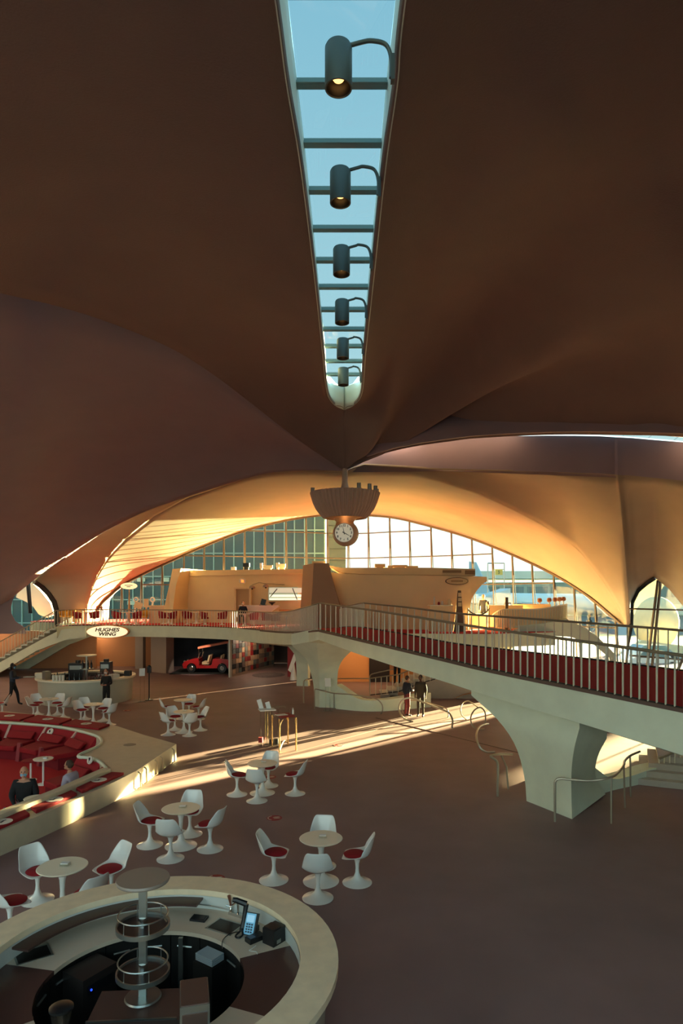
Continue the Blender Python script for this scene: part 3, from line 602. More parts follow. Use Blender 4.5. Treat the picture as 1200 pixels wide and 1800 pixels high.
for xx, yy in ((36, 126.6), (37.2, 127.6), (44, 115.5)):
    b = MB(); b.cyl((xx, yy, -.6), (xx, yy, 1.8), .18); b.box((xx, yy, -.2), (.5, .8, .8)); b.build('landing_gear', DKMET, t)
# gantry with the gate number
t = thing('gate_sign', (29, 118, -.6), 'yellow gate sign with the number 5 hung from a steel gantry', 'sign')
for x in (857, 886): b = MB(); p = px(x, 990, 118); b.box((p.x, 118, (p.z - .6) / 2), (.16, .16, p.z + .6)); b.build('post', STEEL, t, smooth=False)
b = MB(); a, c = px(857, 990, 118), px(886, 990, 118); b.tube([a, c], .1, 4); a, c = px(866, 1001, 118), px(886, 1001, 118); b.tube([a, c], .08, 4); b.build('gantry_beam', STEEL, t, smooth=False)
sgn = MB(); c = px(876.5, 1006, 117.8); sgn.box(c, (1.35, .1, .98)); sgp = sgn.build('sign_plate', mat('sign_yellow', (214, 186, 92), .5), t, smooth=False)
def text(body, size, loc, rot, m, parent, name='lettering', sh=0.0, ext=.004, sx=1.0, bold=False, align='CENTER'):
    cu = bpy.data.curves.new(name, 'FONT'); cu.body = body; cu.size = size; cu.align_x = align; cu.align_y = 'CENTER'; cu.extrude = ext; cu.shear = sh
    if bold: cu.offset = size * .035
    cu.space_line = .85
    o = bpy.data.objects.new(name, cu); col.objects.link(o)
    dg = bpy.context.evaluated_depsgraph_get(); me = bpy.data.meshes.new_from_object(o.evaluated_get(dg)); bpy.data.objects.remove(o); me.materials.clear(); me.materials.append(m)
    q = bpy.data.objects.new(name, me); col.objects.link(q); q.parent = parent; q.location = Vector(loc) - wl(parent); q.rotation_euler = rot; q.scale = (sx, 1, 1); return q
text('5', .8, c + Vector((0, -.07, 0)), (R(90), 0, 0), mat('sign_green', (70, 92, 60), .5), sgp, bold=True)
t = thing('canopy', (22, 74, -.6), 'pale blue sloping canopy roof standing outside the window', 'canopy')
A = PL([(838, 1060, 74), (840, 1052, 74), (862, 1046, 74), (897, 1034, 74), (897, 1060, 74)]); b = MB(); b.prism(A, [p + Vector((0, 5, 0)) for p in A]); b.build('roof', mat('canopy_blue', (150, 184, 206), .6), t, smooth=False)
for x in (842, 893): b = MB(); p = px(x, 1060, 76); b.cyl((p.x, 76, -.6), (p.x, 76, p.z), .15); b.build('post', STEEL, t)
def car_far(name, label, c, colr, rz):
    t = thing(name, (c[0], c[1], -.6), label, 'car')
    prof = [(-2.1, .35), (2.1, .35), (2.15, .75), (1.3, .9), (.7, 1.42), (-1.0, 1.45), (-1.7, .95), (-2.15, .85)]
    b = MB(); M = Matrix.Rotation(rz, 3, 'Z'); o = Vector((c[0], c[1], -.6))
    b.prism([o + M @ Vector((x, -.85, z)) for x, z in prof], [o + M @ Vector((x, .85, z)) for x, z in prof]); b.build('body', mat('paint_' + name + str(colr[0]), colr, .3, coat=.5), t, smooth=False)
    b = MB(); b.prism([o + M @ Vector((x, -.87, z)) for x, z in ((1.1, .95), (.62, 1.36), (-.95, 1.38), (-1.5, .98))], [o + M @ Vector((x, .87, z)) for x, z in ((1.1, .95), (.62, 1.36), (-.95, 1.38), (-1.5, .98))]); b.build('windows', HAZED, t, smooth=False)
    for x in (-1.3, 1.3):
        for y in (-.8, .8):
            b = MB(); p = o + M @ Vector((x, y, .33)); n_ = M @ Vector((0, .12, 0)); b.cyl(p - n_, p + n_, .33, n=14); b.build('wheel', BLACK, t)
    return t
car_far('parked_car', 'white car parked outside beyond the right buttress', (21.6, 46), (214, 216, 214), .2)
car_far('parked_car', 'blue grey car parked outside behind the white car', (24.2, 51), (120, 140, 156), .1)
# exterior buttresses and added sun blockers
EXTC = mat('exterior_concrete', (222, 206, 170), .8, var=.04)
b = MB(); b.ball(px(1153, 1095, 62), 2.08, 24, (1, .8, 1.22)); struct(b.build('exterior_buttress', EXTC), 'rounded concrete buttress end outside the right pointed window')
b = MB(); A = PL([(1138, 1115, 62), (1168, 1115, 62), (1178, 1144, 62), (1132, 1144, 62)]); b.prism(A, [p + Vector((0, .8, 0)) for p in A]); struct(b.build('exterior_buttress', EXTC), 'foot of the rounded concrete buttress outside')
A = PL([(1112, 1078, 66), (1118, 1045, 66), (1135, 1025, 66), (1155, 1010, 66), (1165, 1000, 66), (1172, 1020, 66), (1160, 1040, 66), (1148, 1062, 66), (1140, 1085, 66), (1128, 1095, 66)]); b = MB(); b.prism(A, [p + Vector((.3, 1.2, 0)) for p in A]); struct(b.build('exterior_buttress', EXTC, ang=60), 'curved outer shell seen through the right pointed window')
A = PL([(1100, 1148, 58), (1128, 1125, 58), (1200, 1135, 58), (1260, 1140, 58), (1260, 1151, 58), (1100, 1151, 58)]); b = MB(); b.prism(A, [p + Vector((0, .5, 0)) for p in A]); struct(b.build('exterior_wall', EXTC, ang=60), 'low cream wall outside the right pointed window')
A = PL([(28, 1050, 47), (30, 1042, 47), (47, 1029, 47), (56, 1024, 47), (72, 1040, 47), (88, 1060, 47), (95, 1080, 47), (82, 1086, 47), (68, 1080, 47), (58, 1066, 47), (46, 1058, 47)]); b = MB(); b.prism(A, [p + Vector((-.3, 1.2, 0)) for p in A]); struct(b.build('exterior_buttress', mat('white_concrete', (216, 218, 200), .8), ang=60), 'curved white outer shell seen through the left pointed window')
NB = mat('sun_block_wall', (150, 146, 134), .8)
def along(q, t): return ((-q + 0) * 0 + t, t - q)           # point with x - y = q
t = thing('sun_block_a', (72, 88, -.6), 'unseen block added outside the right wall to bound the sun patch', 'building')  # unseen block added to cut the lower edge of the sun patch
def block(q0, q1, t0, t1, hgt):      # q = x - y band that shades the hall, t = distance along the sun's heading
    P = [((s + q) / 1, s) for q, s in ((q0, t0), (q1, t0 - (q1 - q0) / 2), (q1, t1 - (q1 - q0) / 2), (q0, t1))]
    return P
b = MB(); b.plan(block(-19.6, -12.6, 80, 92, 20), -.6, 21); b.build('wall', NB, t, smooth=False)
t2 = thing('sun_block_b', (80, 70, -.6), 'unseen long block added outside the right wall to shade the hall', 'building')  # second unseen block added to shade the near part of the hall
b = MB(); b.plan(block(-10.2, 34, 78, 92, 20), -.6, 21); b.build('wall', NB, t2, smooth=False)

# ================================================================== PEOPLE
def person(name, label, loc, rz, h, top, bottom, shoe, skin, hair, pose='stand', hairstyle='short', mask=None, arms=None, lean=0.0, scale_w=1.0):
    """one skinned body mesh, hair and mask as children; local: facing +Y, feet at z=0 (or seat bottom for sitters at given seat height)"""
    J = dict(pel=(0, 0, .95), sp=(0, 0, 1.12), ch=(0, .01, 1.32), nk=(0, 0, 1.46), hd=(0, .02, 1.56))
    for s, k in ((-1, 'l'), (1, 'r')):
        J['sh' + k] = (s * .17, 0, 1.40); J['el' + k] = (s * .225, -.03, 1.13); J['wr' + k] = (s * .225, .06, .90); J['ha' + k] = (s * .22, .09, .82)
        J['hp' + k] = (s * .085, 0, .90); J['kn' + k] = (s * .10, .02, .50); J['an' + k] = (s * .105, -.02, .09); J['to' + k] = (s * .12, .15, .035)
    if pose == 'walk':
        J['knl'] = (-.09, .16, .52); J['anl'] = (-.09, .22, .10); J['tol'] = (-.09, .37, .06)
        J['knr'] = (.09, -.04, .50); J['anr'] = (.09, -.32, .14); J['tor'] = (.09, -.18, .035)
    if pose == 'sit':
        for s, k in ((-1, 'l'), (1, 'r')):
            J['hp' + k] = (s * .09, .02, .90); J['kn' + k] = (s * .13, .45, .90); J['an' + k] = (s * .12, .44, .50); J['to' + k] = (s * .13, .60, .45)
            J['el' + k] = (s * .25, .06, 1.15); J['wr' + k] = (s * .15, .26, 1.02); J['ha' + k] = (s * .10, .33, 1.0)
    if arms: J.update(arms)
    if lean:
        M = Matrix.Rotation(-lean, 3, 'X')
        for k in ('sp', 'ch', 'nk', 'hd', 'shl', 'shr', 'ell', 'elr', 'wrl', 'wrr', 'hal', 'har'):
            if arms and k in arms: continue
            J[k] = tuple(M @ (Vector(J[k]) - Vector((0, 0, .95))) + Vector((0, 0, .95)))
    RAD = dict(pel=(.15, .11), sp=(.14, .105), ch=(.165, .115), nk=(.058, .06), hd=(.06, .065), sh=(.075, .08), el=(.05, .05), wr=(.034, .03), ha=(.042, .022), hp=(.095, .1), kn=(.068, .07), an=(.046, .05), to=(.045, .035))
    E = [('pel', 'sp'), ('sp', 'ch'), ('ch', 'nk'), ('nk', 'hd')]
    for k in 'lr': E += [('ch', 'sh' + k), ('sh' + k, 'el' + k), ('el' + k, 'wr' + k), ('wr' + k, 'ha' + k), ('pel', 'hp' + k), ('hp' + k, 'kn' + k), ('kn' + k, 'an' + k), ('an' + k, 'to' + k)]
    names = list(J); idx = {k: i for i, k in enumerate(names)}; sc = h / 1.75
    me = bpy.data.meshes.new(name); me.from_pydata([Vector(J[k]) * sc for k in names], [(idx[a], idx[c]) for a, c in E], [])
    tmp = bpy.data.objects.new(name, me); col.objects.link(tmp)
    md = tmp.modifiers.new('skin', 'SKIN'); bm = bmesh.new(); bm.from_mesh(me); ly = bm.verts.layers.skin.verify()
    for v, k in zip(bm.verts, names):
        r = RAD.get(k) or RAD[k[:2]]; wf = scale_w if k in ('pel', 'sp', 'ch', 'shl', 'shr', 'ell', 'elr') else 1
        v[ly].radius = (r[0] * sc * wf, r[1] * sc * wf); v[ly].use_root = (k == 'pel')
    bm.to_mesh(me); bm.free(); md.use_smooth_shade = True
    ss = tmp.modifiers.new('sub', 'SUBSURF'); ss.levels = 1; ss.render_levels = 1
    dg = bpy.context.evaluated_depsgraph_get(); dg.update(); body = bpy.data.meshes.new_from_object(tmp.evaluated_get(dg)); bpy.data.objects.remove(tmp)
    # head, ears, nose and fingers join the same mesh
    x = MB(); hd = Vector(J['hd']); fw = Vector((0, 1, 0))
    x.ball((hd + Vector((0, .015, .095))) * sc, .098 * sc, 14, (.80, .98, 1.22)); x.ball((hd + Vector((0, .095, .005 + .02))) * sc, .04 * sc, 8, (1, .8, .9))
    x.tube([(hd + Vector((0, .105, .115))) * sc, (hd + Vector((0, .128, .075))) * sc, (hd + Vector((0, .10, .065))) * sc], [.008 * sc, .016 * sc, .01 * sc], 6)
    for s in (-1, 1): x.ball((hd + Vector((s * .08, .0, .09))) * sc, .024 * sc, 8, (.4, .8, 1.2))
    for k, s in (('l', -1), ('r', 1)):
        wv, hv = Vector(J['wr' + k]), Vector(J['ha' + k]); dr = (hv - wv).normalized(); side = Vector((0, 0, 1)).cross(dr)
        side = side.normalized() if side.length > .2 else Vector((0, 1, 0)); nrm = dr.cross(side)
        for q in range(4):
            o = hv + side * (q - 1.5) * .019; L = (.062, .074, .07, .055)[q]
            x.tube([o * sc, (o + dr * L * .5 + nrm * -.006) * sc, (o + dr * L + nrm * -.024) * sc], [.0095 * sc, .0088 * sc, .007 * sc], 6)
        o = hv - dr * .03 + side * .03; x.tube([o * sc, (o + side * .03 + dr * .02) * sc, (o + side * .035 + dr * .05) * sc], [.011 * sc, .0105 * sc, .008 * sc], 6)
    bm = bmesh.new(); bm.from_mesh(body); nb = len(bm.faces)
    vv = [bm.verts.new(p) for p in x.v]
    for f in x.f:
        try: bm.faces.new([vv[i] for i in f])
        except ValueError: pass
    bm.faces.ensure_lookup_table(); bmesh.ops.recalc_face_normals(bm, faces=bm.faces); segs = [(Vector(J[a]) * sc, Vector(J[c]) * sc, a, c) for a, c in E]
    def cls(p, isx):
        if isx: return 0
        best = None
        for a, c, ka, kc in segs:
            d = c - a; u = max(0, min(1, (p - a).dot(d) / d.length_squared)); q = (p - (a + d * u)).length
            if best is None or q < best[0]: best = (q, ka, kc, u)
        ka, kc = best[1], best[2]
        if kc == 'hd' and best[3] < .12: return 1
        if kc in ('hd',) or kc[:2] == 'ha': return 0
        if ka[:2] == 'an': return 3
        if ka[:2] in ('hp', 'kn') or kc[:2] == 'hp': return 2
        return 1
    for i, f in enumerate(bm.faces): f.smooth = True; f.material_index = cls(f.calc_center_median(), i >= nb)
    body.materials.clear()
    for m in (skin, top, bottom, shoe): body.materials.append(m)
    bm.to_mesh(body); bm.free()
    o = bpy.data.objects.new(name, body); col.objects.link(o); o.location = loc; o.rotation_euler = (0, 0, rz); tag(o, label, 'person')
    def child(nm, q, m): me = q.mesh(nm, m); c = bpy.data.objects.new(nm, me); col.objects.link(c); c.parent = o; return c
    q = MB()
    if hairstyle != 'bald':
        c = (hd + Vector((0, -.012, .12))) * sc; q.ball(c, .103 * sc, 14, (.86, .98, 1.06))
        q.v = [v if not (v.y > (hd.y + .055) * sc and v.z < (hd.z + .17) * sc) else Vector((v.x, (hd.y + .04) * sc, v.z)) for v in q.v]
        if hairstyle == 'long': q.ball((hd + Vector((0, -.06, .02))) * sc, .09 * sc, 12, (.95, .6, 1.5))
        child('hair', q, hair)
    else:
        q.lathe([(.079 * sc, .07 * sc), (.083 * sc, .11 * sc), (.078 * sc, .14 * sc)], 14, hd * sc + Vector((0, -.005, 0)), R(170), R(370)); child('hair', q, hair)
    if mask:
        q = MB(); q.ball((hd + Vector((0, .055, .045))) * sc, .07 * sc, 10, (1.0, .95, .85)); child('face_mask', q, mask)
    for s in (-1, 1): q = MB(); q.ball((hd + Vector((s * .032, .098, .115))) * sc, .012 * sc, 6); child('eye', q, BLACK)
    return o
NAVY = mat('navy_cloth', (30, 34, 48), .85); BLK = mat('black_cloth', (22, 22, 24), .85); OLIVE = mat('olive_cloth', (54, 46, 34), .85); GREYC = mat('grey_cloth', (120, 118, 124), .85)
REDPAT = mat('red_patterned_cloth', (120, 50, 50), .85, var=.5, vscale=30); JEANS = mat('dark_jeans', (46, 50, 62), .85); LAV = mat('lavender_fleece', (176, 168, 184), .9); MASKB = mat('blue_mask', (120, 176, 206), .7); MASKW = mat('white_mask', (220, 220, 216), .7)
DKTEAL = mat('striped_dark_shirt', (44, 52, 66), .85)
BADGE = mat('blue_bag_fabric', (120, 160, 206), .8)
p = pz(22, 1241); person('person', 'person walking at the left edge in dark shirt and trousers carrying a tray', p, R(-80), 1.8, DKTEAL, BLK, BLACK, SKIND, HAIRK, 'walk', 'long', MASKB, arms=dict(elr=(.24, .05, 1.16), wrr=(.20, .32, 1.17), har=(.18, .40, 1.18), ell=(-.24, .05, 1.16), wrl=(-.1, .32, 1.17), hal=(-.06, .40, 1.18)))
tr = MB(); tr.box(p + Vector((.70, .05, 1.235)), (.42, .30, .02)); tag(tr.build('serving_tray', STEEL), 'small tray held by the person walking at the left edge', 'tray')
person('person', 'person in black standing at the front of the far oval bar', pz(187, 1247), R(170), 1.66, BLK, BLK, BLACK, SKIN, HAIRB, 'stand', 'long', MASKW, arms=dict(ell=(-.24, .0, 1.13), wrl=(-.12, .22, 1.1), hal=(-.05, .28, 1.1), elr=(.24, 0, 1.13), wrr=(.12, .22, 1.1), har=(.05, .28, 1.1)))
person('person', 'person in dark jacket and red patterned trousers beside the curved handrail', pz(715, 1259), R(-60), 1.56, NAVY, REDPAT, BLACK, SKIN, HAIRB, 'stand', 'short', MASKW, scale_w=1.15, arms=dict(elr=(.23, .05, 1.14), wrr=(.12, .25, 1.12), har=(.08, .31, 1.13)))
person('person', 'person in a long olive coat standing right of the red patterned trousers', pz(739, 1260), R(160), 1.6, OLIVE, OLIVE, BLACK, SKIND, HAIRK, 'stand', 'short', None, scale_w=1.35)
pp = px(697, 1198, 30.6); person('person', 'person in black standing on the landing half hidden by the bridge', Vector((pp.x, 30.4, .57)), R(0), 1.72, BLK, BLK, BLACK, SKIN, HAIRK, 'stand', 'short')
person('person', 'older man in a black puffer jacket with blue mask sitting in the red lounge', Vector((-6.92, 14.25, -.78)), R(-165), 1.78, BLK, GREYC, BLACK, SKIN, mat('grey_hair', (120, 112, 104), .8), 'sit', 'bald', MASKB, scale_w=1.4, lean=.12)
person('person', 'person with brown hair and lavender fleece sitting sideways in the red lounge', Vector((-6.2, 15.05, -.78)), R(75), 1.68, LAV, JEANS, BLACK, SKIN, HAIRB, 'sit', 'short', None, scale_w=1.2, lean=.15)
pp = px(427, 1085, 38.5); person('person', 'masked person in dark clothes seated at the upper lounge counter', Vector((pp.x, 38.5, 2.62)), R(180), 1.72, NAVY, BLK, BLACK, SKIN, HAIRB, 'sit', 'short', MASKW)
pp = px(852, 1085, 36); person('person', 'person in a dark suit standing behind the white bar at the right', Vector((pp.x, 36.4, 2.95)), R(150), 1.78, NAVY, BLK, BLACK, SKIN, HAIRK, 'stand', 'short', None)
pp = px(862, 1085, 36); person('person', 'person in a dark jacket leaning on the white bar at the right', Vector((pp.x, 35.9, 2.75)), R(60), 1.62, NAVY, BLK, BLACK, SKIN, HAIRK, 'stand', 'short', None, lean=.3)
# ================================================================== RAILINGS
RAILM = mat('rail_paint', (150, 136, 112), .45, metal=.3)
bal_me = MB().cyl((0, 0, 0), (0, 0, 1), .019, n=6).mesh('baluster', BAL)
def railing(label, path, heights, step=.155, name='railing', rr=.028, lift=0.0, gapmat=None, bme=bal_me, curb=True, pts=None):
    P = even(path, step=.25); hs = [v.x for v in even2(heights, len(P))]
    t = thing(name, P[len(P) // 2] * 1.0, label, 'railing')
    b = MB(); b.tube([p + Vector((0, 0, h + lift)) for p, h in zip(P, hs)], rr, 8); b.build('top_rail', RAILM, t)
    if curb: b = MB(); b.tube([p + Vector((0, 0, .03)) for p in P], .022, 4); b.build('bottom_rail', DKMET, t)
    Q = pts or even(path, step=step); hq = [v.x for v in even2(heights, len(Q))]
    for p, h in zip(Q, hq): inst('baluster', bme, t, p, sc=(1, 1, h + lift))
    return t
def even2(hs, n):
    return cr([Vector((h, 0, 0)) for h in hs], n)
def by_px(path, s0, s1, x0=560, x1=1200):        # walk a path so that the spacing grows towards the viewer as in the photo
    D = even(path, step=.02); out = [D[0]]; X = lambda p: p.x / p.y * F + 600
    for p in D:
        if X(p) - X(out[-1]) >= lerp(s0, s1, max(0, min(1, (X(p) - x0) / (x1 - x0)))): out.append(p)
    return out
ins = lambda P, Q, d: [a + (Vector((c.x - a.x, c.y - a.y, 0)).normalized() * d) for a, c in zip(P, Q)]
pf, pb = ins(AR_, BR_, .10), ins(BR_, AR_, .08); hF = [1.03, 1.0, .97, .95, .94]
def rail_pts(label, path, hs, s0, s1):
    D = even(path, step=.02); Q = by_px(path, s0, s1); H_ = even2(hs, len(D)); hq = [H_[min(range(len(D)), key=lambda i: (D[i] - q).length_squared)].x for q in Q]
    P = even(path, step=.25); t = thing('railing', P[len(P) // 2] * 1.0, label, 'railing'); hp = even2(hs, len(P))
    b = MB(); b.tube([p + Vector((0, 0, h.x)) for p, h in zip(P, hp)], .032, 8); b.build('top_rail', RAILM, t)
    b = MB(); b.tube([p + Vector((0, 0, .03)) for p in P], .022, 4); b.build('bottom_rail', DKMET, t)
    for p, h in zip(Q, hq): inst('baluster', bal_me, t, p, sc=(1, 1, h))
rail_pts('pale baluster railing along the front edge of the bridge right of its bend', pf, hF, 8.5, 15)
rail_pts('pale baluster railing along the far edge of the bridge right of its bend', pb, [1.0, 1.0, 1.0], 9, 18)
railing('pale railing on the curved front edge left of the bridge bend', [p + Vector((.03, .12, 0)) for p in mzf[3:-4]] + ins(AL_, BL_, .1)[6:-1], [.95, .95, .95, .95, .95, .96, 1.03], step=.2)
railing('short pale railing closing the far side of the bridge bend', ins(BL_, AL_, .1)[14:], [.95, 1.0], step=.17)
# stair railings (follow the slope)
for yy, lab in ((sy0 - .02, 'sloping baluster railing on the near side of the left staircase'), (sy1 + .05, 'sloping baluster railing on the far side of the left staircase')):
    railing(lab, ([Vector((sx0 + .5, yy + .2, 2.9))] if yy < 39 else []) + [Vector((sx0 + .05, yy, 2.88)), Vector((sx0 - 5.1, yy, .02))], [.95, .95, .95], step=.2, curb=False)
def hrail(label, pts, r=.026, posts=(), m=BRASS, smooth=True):
    P = [px(*p) for p in pts]; t = thing('handrail', Vector((P[0].x, P[0].y, min(p.z for p in P))), label, 'handrail')
    b = MB(); b.tube(cr(P, 8 * len(P)), r, 8); b.build('rail', m, t)
    for a, c in posts: b = MB(); b.tube([px(*a), px(*c)], r * .8, 8); b.build('post', m, t)
    return t
hrail('bent bronze handrail in front of the near pier', [(975, 1444.3, 13.62), (975, 1420, 13.62), (975, 1385, 13.62), (976, 1373, 13.62), (984, 1368.5, 13.6), (1005, 1370.5, 13.56), (1040, 1372, 13.5), (1074, 1366, 13.5), (1088, 1356, 13.9), (1096, 1345, 14.3), (1098, 1337, 14.7), (1108, 1328, 15.2), (1124, 1321, 15.6)],
      posts=(((1074, 1447.8, 13.5), (1074, 1367, 13.5)), ((1098, 1420, 14.5), (1096, 1345, 14.35)), ((1108, 1400.5, 15.3), (1107, 1329, 15.2))))
hrail('bright bronze loop handrail in the patch of sunlight', [(726, 1269, 24.28), (715, 1265.5, 24.3), (706, 1259, 24.3), (701, 1247, 24.3), (702.5, 1237, 24.3), (709, 1229.5, 24.25), (720, 1227, 24.2), (735, 1231, 24), (760, 1241, 23.6), (783, 1250, 23.2), (791, 1256, 23.1), (795, 1266, 22.95), (794, 1280, 22.9)], r=.034)
hrail('thin loop handrail behind the two standing people', [(708, 1254, 26), (706, 1243, 26), (712, 1234, 26), (730, 1231, 26), (770, 1240, 25.6), (785, 1247, 25.4), (788, 1257, 25.2), (786, 1262, 25.1)], r=.022)
hrail('bronze oval loop handrail at the tunnel mouth', [(853, 1275, 23.5), (852.6, 1255, 23.5), (849, 1247, 23.5), (843, 1243.5, 23.5), (835, 1247, 23.4), (829, 1255, 23.2), (827, 1264, 23), (829, 1273, 22.9), (835, 1279, 22.9), (841, 1282, 22.9), (851, 1281.6, 22.9)], r=.026)
hrail('thin far loop handrail inside the tunnel mouth', [(819, 1264.7, 24.7), (812, 1258, 25), (809, 1249, 25.3), (811, 1239, 25.6), (817, 1233, 25.8), (825, 1233, 25.8), (839, 1243, 25.2)], r=.022)
hrail('tall bronze loop handrail between the tunnel and the near pier', [(858, 1272.5, 21.5), (847, 1275, 20.8), (840, 1281, 20.2), (836.7, 1293, 19.6), (839, 1305, 19.3), (845, 1316, 19.2), (855, 1322, 19.2), (869, 1322, 19.3)], r=.03)
hrail('bronze handrail ending in a bent post left of the near pier', [(900, 1326, 16.2), (884, 1325.5, 15.8), (873, 1326, 15.5), (862, 1329, 15.3), (866, 1332.5, 15.28), (872, 1337, 15.28), (874.7, 1345, 15.28), (874.5, 1370, 15.28), (874.4, 1400, 15.28)], r=.028, posts=(((880.7, 1327, 15.8), (890, 1348, 15.85)), ((890, 1347, 15.85), (892.7, 1387, 15.86))))
hrail('curved steel handrail along the low wall by the middle pier', [(553, 1246.5, 27), (552.8, 1230, 27), (552.8, 1214, 27), (556, 1211.5, 27), (566, 1214, 26.8), (587, 1218.6, 26.4), (619, 1221, 26), (647, 1225, 25.8), (662.5, 1229.4, 25.8), (671, 1238, 25.8), (672.3, 1248, 25.8), (669, 1255, 25.85)], r=.024, posts=(((587, 1246, 26.95), (587, 1219, 26.4)),))
hrail('short bent steel handrail left of the middle pier', [(533.6, 1236, 28.45), (533.6, 1215, 28.45), (533.6, 1200, 28.45), (535.5, 1196, 28.5), (541, 1194, 28.8), (549, 1192.6, 29)], r=.03)
hrail('upper handrail rising along the small steps', [(649.5, 1200, 31), (649.8, 1190, 31), (652, 1186, 31), (660, 1183, 31), (676, 1179.5, 31), (693, 1176, 31)], r=.026)
railing('railing with balusters on the small steps behind the low wall', [px(650, 1223, 29.4), px(700, 1217, 29.4), px(735, 1203, 29.4), px(775, 1192, 29.4)], [.78, .8, .8, .8], step=.26)
hrail('thin rail crossing between the middle pier and the small steps', [(594, 1193, 29.6), (621, 1192.6, 29.5), (649, 1192.5, 29.4)], r=.022, posts=(((649.5, 1223, 29.4), (649.5, 1193, 29.4)),))
hrail('arched rail over the sunlit floor at the right', [(1048, 1368, 17), (1053, 1361, 17.2), (1060, 1361, 17.3)], r=.03)
hrail('sloping rail beside the right steps', [(1120, 1356, 17.2), (1128, 1350, 17), (1145, 1347, 17), (1160, 1351, 16.8), (1166, 1353, 16.6)], r=.03, posts=(((1146, 1378, 16.33), (1146, 1347, 17)), ((1144, 1330, 17.5), (1150, 1350, 17))))
railing('baluster railing climbing beside the right steps', [px(1158, 1372, 16.6), px(1185, 1360, 16.6), px(1215, 1350, 16.6)], [.55, .55], step=.16)

# ================================================================== CLOCK CHANDELIER
c0 = px(606, 912, 27); CX, CY = c0.x, 27.0
zz = lambda y: H - (y - HOR) * 27 / F
t = thing('clock_chandelier', (CX, CY, zz(960)), 'fluted bowl chandelier with a round clock hanging over the bridge', 'clock')
BOWL = mat('bowl_paint', (200, 170, 150), .6)
b = MB(); n = 192; prof = [(.86, zz(911)), (1.02, zz(904)), (1.18, zz(895)), (1.30, zz(884)), (1.38, zz(873)), (1.42, zz(867))]
rows = [[Vector((CX + (r + (.04 if (j // 2) % 2 else -.04)) * math.cos(2 * math.pi * j / n), CY + (r + (.04 if (j // 2) % 2 else -.04)) * math.sin(2 * math.pi * j / n), z)) for j in range(n)] for r, z in prof]
rows = [r + [r[0]] for r in rows]; b.grid(rows); b.build('fluted_bowl', BOWL, t, ang=20)
b = MB(); b.lathe([(1.42, zz(867)), (1.2, zz(865)), (.55, zz(864)), (.28, zz(861)), (.16, zz(856)), (.12, zz(848)), (.115, zz(828) + .1)], 40, (CX, CY, 0)); b.build('stem', BOWL, t)
b = MB(); b.lathe([(.86, zz(911)), (.8, zz(908)), (.45, zz(912)), (.36, zz(918)), (.40, zz(924))], 40, (CX, CY, 0)); b.build('collar', mat('collar_glow', (214, 160, 110), .5), t)
gc = Vector((CX + .03, CY, zz(938))); b = MB(); b.ball(gc, .54, 32, (1, 1, .98)); gb = b.build('globe', mat('globe_paint', (196, 170, 146), .5), t)
fd = Vector((-.12, -1, -.03)).normalized(); M = fd.to_track_quat('Z', 'Y').to_matrix(); fc = gc + fd * .515
b = MB(); b.cyl(gc + fd * .36, fc + fd * .035, .375, n=40); fce = b.build('clock_face', mat('clock_white', (236, 232, 214), .5, emit=(236, 226, 196), estr=.16), t)
b = MB(); b.tube([fc + fd * .03 + M @ (Vector((math.cos(2 * math.pi * k / 40), math.sin(2 * math.pi * k / 40), 0)) * .39) for k in range(41)], .02, 6, cap=False); b.build('bezel', BOWL, t)
fx = Vector((0, 0, 1)).cross(fd).normalized(); fy = fd.cross(fx).normalized()
Rm = Matrix((fx, fy, fd)).transposed(); rot = Rm.to_euler()
for k in range(1, 13):
    a = R(90 - 30 * k); text(str(k), .125, fc + fd * .04 + (fx * math.cos(a) + fy * math.sin(a)) * .30, rot, BLACK, fce, 'numeral', bold=True, ext=.002)
def hand(a, L, w_): 
    b = MB(); d = fx * math.cos(a) + fy * math.sin(a); s_ = fx * -math.sin(a) + fy * math.cos(a); o = fc + fd * .05
    A = [o - d * .07 - s_ * w_, o - d * .07 + s_ * w_, o + d * L + s_ * w_ * .35, o + d * L - s_ * w_ * .35]; b.prism(A, [p + fd * .008 for p in A]); b.build('clock_hand', BLACK, fce, smooth=False)
hand(R(90 - 119), .25, .02); hand(R(90 + 12), .30, .014)
for k, (x, dy) in enumerate(((549, .2), (580, 1.15), (629.5, -1.0), (648, -.8), (659, -.3), (663, .5))):
    p = Vector(((x - 600) * 27 / F, CY + dy, 0)); b = MB(); b.cyl((p.x, p.y, zz(868)), (p.x, p.y, zz(856)), .085, n=12); b.build('uplight', STEEL, t)
lg = bpy.data.lights.new('collar_light', 'POINT'); lg.energy = 1.5; lg.color = (1, .62, .3); lg.shadow_soft_size = .2
lo = bpy.data.objects.new('collar_light', lg); col.objects.link(lo); lo.location = (CX, CY - .55, zz(914))

